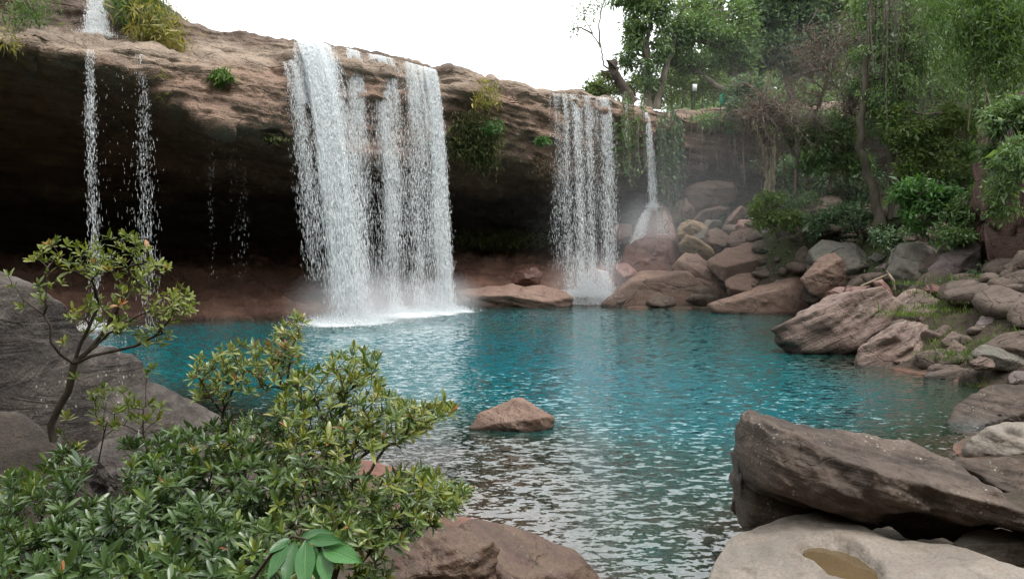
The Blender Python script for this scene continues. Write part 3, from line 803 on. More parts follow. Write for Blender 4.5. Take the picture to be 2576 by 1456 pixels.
rock('boulder', 'dark rounded stone at the picture edge beside the purple upright stone', [(2045, 430), (2140, 362), (2230, 380), (2230, 520), (2060, 510)], 25.0, 'grey', tr=Z8, group=GB, k=9)
rock('boulder', 'brown ledge of rock above the purple upright stone', [(1850, 340), (1980, 250), (2100, 265), (2150, 330), (2000, 350)], 26.6, 'bank', tr=Z8, group=GB)
rock('boulder', 'large purple grey block by the picture edge below the grass', [(2060, 260), (2120, 210), (2260, 190), (2260, 340), (2140, 340)], 25.8, 'purple', tr=Z8, group=GB)
rock('boulder', 'big smooth pale boulder lapping over the dark one beneath it', [(1885, 600), (1990, 528), (2163, 500), (2300, 510), (2300, 760), (2163, 755), (2000, 700), (1900, 665)],
     22.8, 'bank', tr=Z8, group=GB, sub=5, k=8, rough=0.7, thick=0.5)
rock('boulder', 'smooth dark grey boulder under the big pale one', [(1770, 690), (1850, 610), (2000, 640), (2200, 730), (2300, 830), (2163, 830), (1950, 800), (1820, 760)], 22.6, 'grey', tr=Z8, group=GB, k=8)
rock('boulder', 'small brown stone at the waterline below the smooth boulders', [(1735, 750), (1810, 700), (1900, 725), (1945, 805), (1800, 810)], 22.4, 'slab', tr=Z8, group=GB)
rock('boulder', 'round topped stone right of the second layered slab', [(1445, 515), (1550, 458), (1645, 488), (1620, 570), (1480, 570)], 26.2, 'bank', tr=Z8, group=GB, k=9)
rock('boulder', 'pale chipped stone in the grass under the round topped one', [(1525, 580), (1600, 505), (1655, 518), (1620, 610), (1550, 640)], 25.4, 'slab', tr=Z8, group=GB)
rock('boulder', 'brown pointed stone among grass above the low pale flat rock', [(1550, 660), (1620, 568), (1700, 628), (1750, 730), (1650, 775), (1560, 730)], 24.6, 'bank', tr=Z8, group=GB)
rock('boulder', 'grey stone awash beyond the low pale flat rock', [(2035, 850), (2090, 815), (2200, 815), (2200, 930), (2060, 910)], 22.0, 'purple', tr=Z8, group=GB, tilt=50)
rock('boulder', 'broad reddish boulder rising out of the pool at the picture edge',
     [(1545, 1260), (1620, 1120), (1640, 1055), (1760, 975), (1900, 922), (2163, 935), (2350, 1000), (2350, 1380), (1900, 1440), (1720, 1420), (1600, 1370)],
     18.6, 'near', tr=Z8, group=GB, sub=6, k=8, tilt=35, thick=0.6, strata=1.2, bedn=(-0.7, 0, 1), rough=0.9)
rock('boulder', 'yellowish ledged boulder in front of the broad reddish one', [(1700, 1420), (1780, 1315), (1960, 1222), (2163, 1235), (2350, 1260), (2350, 1500), (2100, 1540), (1740, 1520)],
     15.6, 'pale', tr=Z8, group=GB, sub=5, k=9, strata=1.6, thick=0.5)
rock('boulder', 'brown layered boulder behind the long dark boulder', [(2040, 510), (2150, 440), (2400, 470), (2800, 520), (2800, 900), (2560, 930), (2380, 780), (2200, 620)],
     13.2, 'near', tr=ZF, group=GB, sub=5, k=9, strata=1.8, thick=0.5)
rock('boulder', 'small pinkish rock peeping over the long dark boulder', [(1470, 380), (1600, 318), (1690, 338), (1810, 440), (1700, 480), (1520, 450)], 14.0, 'near', tr=ZF, group=GB)
rock('boulder', 'small wet rock at the foot of the long dark boulder', [(295, 840), (310, 765), (405, 640), (440, 700), (460, 900), (340, 900)], 11.6, 'near', tr=ZF, group=GB)
rock('boulder', 'low brown rock filling the corner under the long dark boulder', [(2040, 1120), (2150, 1035), (2320, 1005), (2700, 1040), (2800, 1300), (2480, 1290), (2110, 1230)],
     9.6, 'pale', tr=ZF, group=GB, sub=5, k=9, thick=0.5, tilt=35)
rock('boulder', 'reddish brown boulder standing alone in the pool', [(490, 385), (560, 288), (640, 265), (720, 208), (810, 172), (900, 178), (980, 228), (1040, 280), (1090, 315), (1090, 400), (1000, 460), (760, 480), (560, 440)],
     17.9, 'poolrock', tr=ZP, sub=6, k=11, thick=0.6, tilt=25, rough=1.0, group='rocks standing in the pool')
rock('boulder', 'flat brown ledge rock under the dark cave right of the main waterfall', [(1140, 752), (1160, 735), (1250, 724), (1340, 722), (1405, 735), (1425, 755), (1400, 778), (1250, 785), (1150, 780)],
     45.0, 'far', group=GS, sub=5, tilt=20, thick=0.5, strata=2.0, k=12)
rock('boulder', 'pinkish boulder on the ledge beside the second waterfall', [(1290, 715), (1300, 685), (1345, 672), (1362, 690), (1350, 715)], 47.6, 'red', group=GS)
rock('boulder', 'brown boulder in the foam of the second waterfall', [(1475, 745), (1480, 690), (1510, 668), (1540, 700), (1545, 750)], 47.0, 'red', group=GS)

# ---- the big dark boulder, the pale flat rock, the wet rocks and the ridge, shaped along their length
def loft(name, label, sta, mat, n_th=64, n_s=120, k=3.0, rough=1.0, strata=1.0, bedn=(0.2, 0, 1), group=None, cat='boulder', und=0.0, freq=1.0, ledges=1.0):
    """sta rows: x, y_top, y_bottom, Y, depth(m): rounded sections along the layout x axis"""
    s = np.array(sta, float)
    xs = np.linspace(s[0, 0], s[-1, 0], n_s)
    def smo(kk):
        a = np.interp(xs, s[:, 0], s[:, kk])
        ker = np.hanning(9); ker /= ker.sum()
        return np.convolve(np.pad(a, 4, 'edge'), ker, 'valid')
    top = P(xs, smo(1), smo(3)); bot = P(xs, smo(2), smo(3)); dp = smo(4)
    th = np.linspace(0, 2 * math.pi, n_th, endpoint=False)
    c = np.sign(np.cos(th)) * np.abs(np.cos(th)) ** (2 / k); sn = np.sign(np.sin(th)) * np.abs(np.sin(th)) ** (2 / k)
    mid = (top + bot) / 2; hv = (top - bot) / 2
    end = np.clip(np.minimum(np.arange(n_s), np.arange(n_s)[::-1]) / (n_s * 0.045), 0, 1)
    end = np.sqrt(np.clip(1 - (1 - end) ** 2, 0, 1)) * 0.97 + 0.03
    dirY = np.array([0, -1.0, 0])
    v = mid[:, None] + end[:, None, None] * (sn[None, :, None] * hv[:, None] + (c[None, :, None] * dp[:, None, None]) * dirY)
    lower = np.clip(-sn, 0, 1)
    v = v + (und * smooth01(-sn, -0.3, 0.6) * (0.35 + 0.65 * np.clip(c, 0, 1)))[None, :, None] * end[:, None, None] * np.array([0, 1.0, 0])     # undercut front foot
    size = float(np.mean(np.linalg.norm(hv, axis=1)) * 2)
    u = v * freq + 11.3
    bn = np.array(bedn, float); bn /= np.linalg.norm(bn)
    sb = u @ bn; us = u - sb[..., None] * bn
    dirn = v - mid[:, None]; dirn /= np.linalg.norm(dirn, axis=-1, keepdims=True) + 1e-9
    h = 0.09 * fbm(u * 0.9, 3, 41) + 0.05 * ridge(us * 0.8 + (sb * 2.2)[..., None] * bn, 3, 42) * strata \
        + strata * (0.075 * ledges * np.clip(vn(us * 0.5 + (sb * 3.2)[..., None] * bn, 46), -0.35, 0.3) + 0.04 * np.clip(vn(us * 0.7 + (sb * 7)[..., None] * bn, 43), -0.5, 0.4) + 0.016 * vn(us * 1.6 + (sb * 15)[..., None] * bn, 44)) + 0.010 * fbm(u * 9, 3, 45)
    v = v + dirn * (h * rough)[..., None]
    i = np.arange(n_s - 1)[:, None] * n_th; j = np.arange(n_th)[None]; j2 = (j + 1) % n_th
    f = np.stack([i + j, i + j2, i + n_th + j2, i + n_th + j], -1).reshape(-1, 4)
    o0 = mid[n_s // 2]
    vv = v.reshape(-1, 3)
    vv = np.concatenate([vv, v[0].mean(0)[None], v[-1].mean(0)[None]])
    a, b = len(vv) - 2, len(vv) - 1
    caps = [[a, (q + 1) % n_th, q, q] for q in range(0)]
    tri = []
    for q in range(n_th):
        tri.append([a, (q + 1) % n_th, q]); base = (n_s - 1) * n_th
        tri.append([b, base + q, base + (q + 1) % n_th])
    fa = np.concatenate([np.concatenate([f[:, [0, 1, 2]], f[:, [0, 2, 3]]]), np.array(tri)])
    return obj_np(name, vv, fa, M[mat], origin=o0, label=label, cat=cat, group=group)

loft('boulder', 'long dark brown boulder with pale lichen flecks slanting across the near corner',
     [(1862, 1135, 1275, 10.9, 0.5), (1880, 1085, 1310, 10.9, 0.8), (1915, 1068, 1322, 10.9, 0.9), (1980, 1074, 1326, 10.8, 1.0), (2060, 1088, 1318, 10.7, 1.0), (2150, 1108, 1335, 10.5, 1.0),
      (2250, 1130, 1338, 10.4, 1.0), (2350, 1154, 1362, 10.2, 1.0), (2440, 1184, 1372, 10.0, 0.95), (2520, 1240, 1362, 9.8, 0.8), (2580, 1295, 1362, 9.6, 0.6), (2640, 1335, 1380, 9.5, 0.3)],
     'near', n_th=200, n_s=360, k=2.6, rough=1.5, strata=1.6, bedn=(0.28, 0, 1), und=0.7, group=GB, ledges=1.5)

PUD = []
def flat_rock(name, label, edge, zt, mat, group, seed=0, n=150, drop=1.0, dome=0.35, hollow=None, rough=1.0):
    """a broad rock seen from above: its rim lies on the outline at height zt, its sides go down `drop` metres"""
    e = np.array(edge, float)
    q = np.array([G(x, y, z) for (x, y), z in zip(e[:, :2], e[:, 2])])
    ctr = q.mean(0)
    L = len(q); tt = np.linspace(0, L, 161)[:-1]
    rim = np.stack([np.interp(tt, np.arange(L + 1), np.append(q[:, k], q[0, k])) for k in range(3)], 1)
    ker = np.hanning(7); ker /= ker.sum()
    for k in range(3):
        rim[:, k] = np.convolve(np.pad(rim[:, k], 3, 'wrap'), ker, 'valid')
    rr = np.concatenate([np.linspace(0.02, 0.9, 55), np.linspace(0.92, 1.0, 12)])
    rings = []
    for a in rr:
        p = ctr + (rim - ctr) * a
        p[:, 2] += dome * (1 - a ** 2.5) - 0.0
        rings.append(p)
    for b in np.linspace(0.04, 1, 16):
        p = rim + (rim - ctr) * np.array([1, 1, 0]) * (0.05 * math.sin(b * math.pi) + 0.03 * b)
        p[:, 2] -= drop * b ** 1.3
        rings.append(p)
    v = np.array(rings)
    u = v + seed * 3.1
    nz = 0.10 * fbm(u * 0.8, 3, 51) + 0.05 * np.clip(vn(np.stack([u[..., 0] * 0.9 + u[..., 1] * 0.4, u[..., 1] * 2.6, u[..., 2] * 3], -1), 52), -0.5, 0.5) + 0.012 * fbm(u * 6, 3, 53)
    wgt = np.ones(len(rings)); wgt[60:] = np.linspace(1, 0.7, len(rings) - 60)
    v[..., 2] += nz * wgt[:, None] * rough
    v[..., :2] += (fbm(u * 1.5 + 20, 3, 54) * 0.06 * rough)[..., None]
    if hollow:
        for (hx, hy, hz, rx, ry, dp) in hollow:
            h0 = G(hx, hy, hz)
            a0 = 0.22 * fbm(np.stack([v[..., 0], v[..., 1], v[..., 0] * 0], -1) * 2.4, 3, 55)
            d2 = np.sqrt(((v[..., 0] - h0[0]) / rx) ** 2 + ((v[..., 1] - h0[1]) / ry) ** 2) + a0
            ring = (d2 > 1.1) & (d2 < 1.5) & (np.arange(v.shape[0])[:, None] < 60)
            lev = float(v[..., 2][ring].min()) - 0.012
            PUD.append((h0[0], h0[1], lev, rx, ry))
            w_ = 1 - smooth01(d2, 0.85, 1.3)
            v[..., 2] = v[..., 2] * (1 - w_) + np.minimum(v[..., 2], lev - dp) * w_
    n0, m0 = v.shape[:2]
    i = np.arange(n0 - 1)[:, None] * m0; j = np.arange(m0)[None]; j2 = (j + 1) % m0
    f = np.stack([i + j, i + j2, i + m0 + j2, i + m0 + j], -1).reshape(-1, 4)[:, ::-1]
    f = np.concatenate([f[:, [0, 1, 2]], f[:, [0, 2, 3]]])
    vv = np.concatenate([v.reshape(-1, 3), v[0].mean(0)[None]])
    cap = np.array([[len(vv) - 1, q_, (q_ + 1) % m0] for q_ in range(m0)])
    return obj_np(name, vv, np.concatenate([f, cap]), M[mat], origin=ctr, label=label, cat='boulder', group=group)

flat_rock('boulder', 'broad pale flat rock with a brown puddle in the near corner',
          [(1775, 1500, 0.45), (1800, 1420, 0.55), (1835, 1350, 0.6), (1905, 1318, 0.65), (1985, 1302, 0.72), (2060, 1296, 0.78), (2150, 1318, 0.78), (2250, 1345, 0.78), (2400, 1372, 0.8), (2500, 1405, 0.85),
           (2620, 1440, 0.9), (2750, 1560, 0.9), (2600, 1750, 0.8), (2200, 1850, 0.7), (1850, 1750, 0.5), (1760, 1600, 0.4)],
          None, 'pale', GB, seed=2, drop=1.1, dome=0.10, rough=0.9, hollow=[(2118, 1420, 0.72, 0.30, 0.55, 0.045)])

rock('boulder', 'wet dark boulder with a broken edge under the shrub', [(960, 1480), (985, 1410), (1020, 1380), (1075, 1342), (1150, 1334), (1205, 1352), (1248, 1386), (1246, 1410), (1225, 1500), (1150, 1560), (1000, 1560)],
     8.6, 'wetband', sub=6, k=12, tilt=35, thick=0.6, strata=1.6, bedn=(-0.3, 0.3, 1), group='wet boulders below the shrubs')
rock('boulder', 'smooth brown and yellow banded boulder sloping into the water', [(1130, 1345), (1185, 1309), (1225, 1318), (1280, 1342), (1320, 1368), (1370, 1364), (1425, 1382), (1460, 1420), (1500, 1480), (1480, 1580), (1250, 1600), (1160, 1500)],
     9.4, 'wetband', sub=6, k=7, tilt=45, thick=0.5, strata=1.2, bedn=(0.7, 0.3, 1), group='wet boulders below the shrubs')
rock('boulder', 'pink rock just under the water off the shrub', [(1180, 1275), (1230, 1235), (1300, 1228), (1370, 1250), (1390, 1290), (1290, 1310), (1210, 1305)],
     13.4, 'poolrock', sub=5, k=7, tilt=80, thick=0.06, strata=0.6, group='rocks standing in the pool')
loft('boulder', 'great grey ridge of layered rock slanting down into the pool behind the small tree',
     [(-260, 598, 1300, 10.0, 1.8), (-100, 678, 1280, 10.5, 1.8), (0, 740, 1260, 11.0, 1.8), (70, 780, 1240, 11.5, 1.7), (120, 833, 1220, 12.0, 1.7), (180, 884, 1210, 12.5, 1.6), (250, 922, 1200, 13.2, 1.6),
      (330, 968, 1180, 14.0, 1.5), (430, 1023, 1150, 14.8, 1.3), (520, 1078, 1130, 15.5, 1.1), (590, 1123, 1120, 16.2, 0.7)],
     'left', n_th=240, n_s=360, k=2.4, rough=0.75, strata=2.2, bedn=(0.62, 0.1, 1), group='big rocks of the near shore', freq=0.8, ledges=2.6)
rock('boulder', 'dark crusted boulder at the lower picture edge under the small tree', [(-60, 1060), (20, 1040), (70, 1050), (115, 1092), (160, 1132), (205, 1190), (240, 1290), (240, 1480), (100, 1560), (-80, 1500)],
     5.0, 'dark', sub=6, k=8, thick=0.5, tilt=30, group='big rocks of the near shore')
rock('boulder', 'smooth dark grey boulder half hidden in the broad shrub', [(195, 1180), (230, 1115), (320, 1090), (420, 1090), (520, 1120), (560, 1220), (520, 1330), (300, 1350), (210, 1280)],
     5.6, 'left', sub=6, k=7, thick=0.5, tilt=35, group='big rocks of the near shore')
# red earth cliff at the picture edge
loft('cliff_buttress', 'red earth buttress standing at the far edge of the bank',
     [(2470, 420, 700, 33.5, 0.7), (2500, 330, 745, 33.0, 1.4), (2560, 290, 765, 32.0, 2.4), (2700, 270, 790, 31.0, 3.5), (2950, 250, 800, 30.0, 4.5), (3200, 240, 800, 29.0, 4.5)],
     'redcliff', n_th=90, n_s=120, k=3.2, rough=4.0, strata=1.6, freq=0.9, cat='cliff', ledges=2.0)

# puddle on the flat rock
def puddle():
    t = NT('puddle_water')
    g = t.n('ShaderNodeNewGeometry')
    p = t.prin(t.mix(t.noise(g.outputs['Position'], 2.5, 3), (0.075, 0.05, 0.025), (0.13, 0.09, 0.045)), 0.08, None, 0.5)
    p.inputs['Alpha'].default_value = 0.8
    return t.surf(p.outputs[0])
M['puddle'] = puddle()
pc = np.array(PUD[0][:3]); prx, pry = PUD[0][3] * 1.22, PUD[0][4] * 1.22
th = np.linspace(0, 2 * math.pi, 48, endpoint=False)
pr = np.stack([pc[0] + prx * np.cos(th), pc[1] + pry * np.sin(th), np.full(48, pc[2])], 1)
pv = np.concatenate([pr, [pc]])
obj_np('puddle', pv, np.array([[48, i, (i + 1) % 48] for i in range(48)]), M['puddle'], origin=pc, label='brown rain puddle lying in the hollow of the pale flat rock', cat='puddle')

# ---------------------------------------------------------------- waterfalls
def fall_mats():
    t = NT('falling_water_drops')
    p = t.n('ShaderNodeBsdfDiffuse'); p.inputs['Color'].default_value = (0.95, 0.97, 0.98, 1)
    tr = t.n('ShaderNodeBsdfTranslucent'); tr.inputs['Color'].default_value = (0.95, 0.97, 0.98, 1)
    m = t.n('ShaderNodeMixShader'); m.inputs[0].default_value = 0.5
    t.L(p.outputs[0], m.inputs[1]); t.L(tr.outputs[0], m.inputs[2])
    a = t.surf(m.outputs[0])
    t = NT('falling_water_sheet')
    cx = t.n('ShaderNodeCombineXYZ')
    t.L(t.attr('s'), cx.inputs[0]); t.L(t.attr('h'), cx.inputs[1])
    v1 = t.map(cx.outputs[0], (5.0, 0.35, 1)); v2 = t.map(cx.outputs[0], (30.0, 1.9, 1))
    n = t.math('ADD', t.math('MULTIPLY', t.noise(v1, 1.0, 3, 0.6, 0.4), 0.55), t.math('MULTIPLY', t.noise(v2, 1.0, 3, 0.6, 0.3), 0.45))
    al = t.ramp(t.math('ADD', n, t.math('SUBTRACT', t.attr('a'), 0.5)), 0.40, 0.78, (0, 0, 0), (0.92, 0.92, 0.92))
    p = t.prin((0.85, 0.89, 0.91), 0.35, None, 0.5)
    tr = t.n('ShaderNodeBsdfTranslucent'); tr.inputs['Color'].default_value = (0.86, 0.9, 0.92, 1)
    m = t.n('ShaderNodeMixShader'); m.inputs[0].default_value = 0.4
    t.L(p.outputs[0], m.inputs[1]); t.L(tr.outputs[0], m.inputs[2])
    tp = t.n('ShaderNodeBsdfTransparent')
    m2 = t.n('ShaderNodeMixShader'); t.L(al, m2.inputs[0]); t.L(tp.outputs[0], m2.inputs[1]); t.L(m.outputs[0], m2.inputs[2])
    b = t.surf(m2.outputs[0])
    t = NT('foam')
    g = t.n('ShaderNodeNewGeometry')
    n = t.math('ADD', t.math('MULTIPLY', t.noise(g.outputs['Position'], 1.6, 4, 0.65, 0.8), 0.6), t.math('MULTIPLY', t.noise(g.outputs['Position'], 9, 3, 0.6), 0.4))
    al = t.ramp(t.math('ADD', n, t.math('SUBTRACT', t.attr('a'), 0.5)), 0.42, 0.85)
    p = t.prin((0.84, 0.88, 0.9), 0.6, None, 0.3)
    tp = t.n('ShaderNodeBsdfTransparent')
    m2 = t.n('ShaderNodeMixShader'); t.L(al, m2.inputs[0]); t.L(tp.outputs[0], m2.inputs[1]); t.L(p.outputs[0], m2.inputs[2])
    c = t.surf(m2.outputs[0])
    return a, b, c
M['drops'], M['sheet'], M['foam'] = fall_mats()

def streaks(pos, d, ln, wd):
    n = len(pos)
    d = d / (np.linalg.norm(d, axis=1, keepdims=True) + 1e-9)
    a = np.cross(d, np.array([0.3, 0.9, 0.2])); a /= np.linalg.norm(a, axis=1, keepdims=True)
    b = np.cross(d, a)
    v = np.empty((n, 5, 3))
    v[:, 0] = pos - d * (ln * 0.62)[:, None]; v[:, 4] = pos + d * (ln * 0.38)[:, None]
    for k in range(3):
        th = k * 2.0944 + 0.4
        v[:, 1 + k] = pos + (a * math.cos(th) + b * math.sin(th)) * wd[:, None] + d * (ln * 0.1)[:, None]
    f = np.array([[0, 1, 2], [0, 2, 3], [0, 3, 1], [4, 2, 1], [4, 3, 2], [4, 1, 3]])
    return v.reshape(-1, 3), (np.arange(n)[:, None, None] * 5 + f[None]).reshape(-1, 3)

def jet(x0, x1, n, zf, vx=0.3, vy=0.6, spread=0.10, src='lip', ext=0.25, fs=3.0, fz=0.45, thr=-0.1, sharp=0.5, lw=1.0, seed=0, ylip=None, Ylip=None, ztop=None, fade=0.0):
    """drops of one stretch of lip (x0..x1); returns pos, dir, length, width"""
    r = np.random.default_rng(seed + 100)
    n = int(n * 2.4)
    m = int(n * 3)
    s = r.uniform(0, 1, m); xs = x0 + (x1 - x0) * s
    if ylip is not None:
        p0 = P(xs, ylip[0] + (ylip[1] - ylip[0]) * s, Ylip[0] + (Ylip[1] - Ylip[0]) * s)
    else:
        p0 = lip(xs, ext) if src == 'lip' else skyl(xs, ext)
    z0 = p0[:, 2]
    u = r.uniform(0, 1, m)
    z = z0 - (z0 - zf) * u
    t = np.sqrt(2 * np.clip(z0 - z, 0, None) / 9.81)
    sm = s * abs(x1 - x0) * 0.02
    ph = vn(np.stack([s * 40, s * 0, s * 0 + seed], -1), 5) * 2
    c = 0.6 * vn(np.stack([sm * fs, (z + ph) * fz, s * 0 + seed * 3.1], -1), 6) + 0.4 * vn(np.stack([sm * fs * 4, (z + ph) * fz * 2.5, s * 0 + seed * 1.7], -1), 7)
    edge = np.clip(np.minimum(s, 1 - s) * 6, 0.25, 1)
    keep = r.uniform(0, 1, m) < smooth01(c, thr - sharp, thr + sharp) * edge * (1 - fade * u)
    idx = np.nonzero(keep)[0][:n]
    p0, z, t, s = p0[idx], z[idx], t[idx], s[idx]
    jx = r.normal(0, 1, len(idx)); jy = r.normal(0, 1, len(idx))
    vvx = vx if np.isscalar(vx) else vx[0] + (vx[1] - vx[0]) * s
    pos = np.stack([p0[:, 0] + vvx * t + jx * spread * t, p0[:, 1] - vy * t + jy * spread * 0.8 * t, z], 1)
    sp = 9.81 * t
    d = np.stack([vvx + jx * spread * 0.5, -vy + 0 * t, -(sp + 0.8)], 1)
    d += r.normal(0, 0.06, d.shape) * (sp + 0.8)[:, None]
    ln = (0.05 + 0.012 * sp) * np.exp(r.normal(0, 0.45, len(idx))) * lw
    wd = 0.0056 * np.exp(r.normal(0, 0.4, len(idx))) * lw
    return pos, d, ln, wd

def sheet(x0, x1, zf, vx, vy, ext=0.25, src='lip', a0=0.6, a1=0.4, seed=0, ns=40, nh=90, ylip=None, Ylip=None):
    s = np.linspace(0, 1, ns)
    xs = x0 + (x1 - x0) * s
    if ylip is not None:
        p0 = P(xs, ylip[0] + (ylip[1] - ylip[0]) * s, Ylip[0] + (Ylip[1] - Ylip[0]) * s)
    else:
        p0 = lip(xs, ext) if src == 'lip' else skyl(xs, ext)
    u = np.linspace(0, 1, nh) ** 1.3
    z = p0[None, :, 2] - (p0[None, :, 2] - zf) * u[:, None]
    t = np.sqrt(2 * (p0[None, :, 2] - z) / 9.81)
    vvx = vx if np.isscalar(vx) else (vx[0] + (vx[1] - vx[0]) * s)[None]
    wob = 0.12 * fbm(np.stack([np.broadcast_to(s * 9, t.shape), z * 0.8, t * 0 + seed], -1), 3, 9)
    v = np.stack([p0[None, :, 0] + vvx * t, p0[None, :, 1] - vy * t + wob * t, z], -1)
    sm = np.broadcast_to(p0[None, :, 0], t.shape); hm = z + 13.7 * seed
    edge = np.clip(np.minimum(s, 1 - s) * 5, 0, 1)[None]
    a = (a0 + (a1 - a0) * u[:, None]) * np.ones_like(t) - (1 - edge) * 0.25
    return v.reshape(-1, 3), grid_faces(nh, ns), sm.ravel(), hm.ravel(), a.ravel()

def layers(*args, n=2, dy=0.22, **kw):
    out = []
    for k in range(n):
        q = dict(kw); q['seed'] = kw.get('seed', 0) + 31 * k
        v, f, s_, h, a = sheet(*args, **q)
        v = v + np.array([0.03 * k, dy * k, 0]); out.append((v, f, s_ + 5.3 * k, h + 3.1 * k, a - 0.05 * k))
    return out

def waterfall(name, label, foot, jets, sheets):
    e = empty(name, foot, label, 'waterfall')
    pos, d, ln, wd = [np.concatenate(k) for k in zip(*jets)]
    v, f = streaks(pos, d, ln, wd)
    obj_np('falling_drops', v, f, M['drops'], parent=e, smooth=False, kind='stuff')
    for (v, f, s_, h, a) in sheets:
        v = v - np.array(foot) + np.array(foot)
        obj_np('water_curtain', v, f, M['sheet'], attrs={'s': s_, 'h': h, 'a': a}, parent=e)
    return e

def foam_disc(e, c, rx, ry, a0=0.75, seed=0, nm='foam', zoff=0.03, pw=1.5):
    nr, na = 24, 64
    rr = np.linspace(0, 1, nr); th = np.linspace(0, 2 * math.pi, na + 1)
    R, T = np.meshgrid(rr, th, indexing='ij')
    wob = 1 + 0.22 * vn(np.stack([np.cos(T) * 2, np.sin(T) * 2, T * 0 + seed], -1), 12)
    x = c[0] + R * wob * rx * np.cos(T); y = c[1] + R * wob * ry * np.sin(T)
    z = np.full_like(x, zoff) + 0.10 * np.clip(1 - R * 2, 0, 1) * (1 + 0.6 * vn(np.stack([x * 3, y * 3, x * 0], -1), 2))
    a = a0 * (1 - R ** pw) + 0.02 - 0.25 * (R > 0.98)
    obj_np(nm, np.stack([x, y, z], -1).reshape(-1, 3), grid_faces(nr, na + 1), M['foam'], attrs={'a': a.ravel()}, parent=e)

def splash(e, c, n, R, hgt, seed=0, up=3.0):
    r = np.random.default_rng(seed)
    th = r.uniform(0, 2 * math.pi, n); q = np.abs(r.normal(0, 0.5, n)) * R
    h = np.abs(r.normal(0, 0.45, n)) * hgt * np.exp(-q / R)
    pos = np.stack([c[0] + q * np.cos(th), c[1] + q * np.sin(th), c[2] + 0.04 + h], 1)
    d = r.normal(0, 1, (n, 3)); d[:, 2] += 0.5
    v, f = streaks(pos, d, 0.035 * np.exp(r.normal(0, 0.5, n)) + 0.02, 0.014 * np.exp(r.normal(0, 0.4, n)))
    obj_np('splash_drops', v, f, M['drops'], parent=e, smooth=False, kind='stuff')

# thin double fall over the cave, first on the cliff
f1 = G(240, 832); 
e = waterfall('waterfall', 'thin double waterfall dropping in front of the black cave', (f1[0], f1[1], 0),
              [jet(216, 240, 750, 0.0, vx=0.05, vy=0.35, spread=0.09, ext=0.3, thr=-0.2, seed=1, fs=6, fade=0.75),
               jet(338, 368, 600, 0.0, vx=0.18, vy=0.35, spread=0.16, ext=0.3, thr=0.0, seed=2, fs=6, fade=0.8),
               jet(242, 335, 130, 1.0, vx=0.1, vy=0.3, spread=0.15, ext=0.3, thr=0.3, seed=3, fs=10, fade=0.8, lw=0.8),
               jet(222, 262, 2200, 12.9, vx=0.1, vy=0.35, spread=0.3, src='sky', ext=0.2, thr=-0.3, seed=4, ylip=(-4, -4), Ylip=(37.7, 37.7), fs=8),
               jet(215, 275, 900, 12.9, vx=0.0, vy=0.3, spread=0.3, seed=5, ylip=(28, 30), Ylip=(37.4, 37.4), thr=0.0, fs=10)],
              [sheet(216, 238, 1.5, 0.05, 0.35, 0.3, a0=0.48, a1=0.02, seed=1, ns=10),
               sheet(342, 368, 4.0, 0.15, 0.35, 0.3, a0=0.46, a1=0.0, seed=2, ns=10),
               sheet(228, 250, 12.9, (-0.45, 0.6), 0.35, 0.2, a0=0.44, a1=0.22, seed=3, ns=24, ylip=(-4, -4), Ylip=(37.7, 37.7))])
foam_disc(e, f1, 1.5, 1.6, 0.55, 1)
foam_disc(e, G(370, 828), 1.6, 1.3, 0.42, 2)
splash(e, f1, 1500, 1.2, 0.5, 1)
splash(e, P(243, 93, 37.0), 1500, 0.9, 0.35, 7)
e = waterfall('waterfall', 'faint drips falling from the cave lip left of the main waterfall', tuple(G(560, 800)),
              [jet(515, 540, 90, 2.0, 0.05, 0.1, 0.05, seed=11, ylip=(292, 305), Ylip=(37.2, 37.3), thr=0.2, lw=0.7, fade=0.8), jet(570, 620, 80, 2.0, 0.05, 0.1, 0.05, seed=12, ylip=(318, 328), Ylip=(37.5, 37.7), thr=0.2, lw=0.7, fade=0.8),
               jet(538, 544, 260, 12.2, 0.02, 0.15, 0.02, seed=13, ylip=(82, 82), Ylip=(39.2, 39.2), thr=-0.4)], [])
e['category'] = 'waterfall'

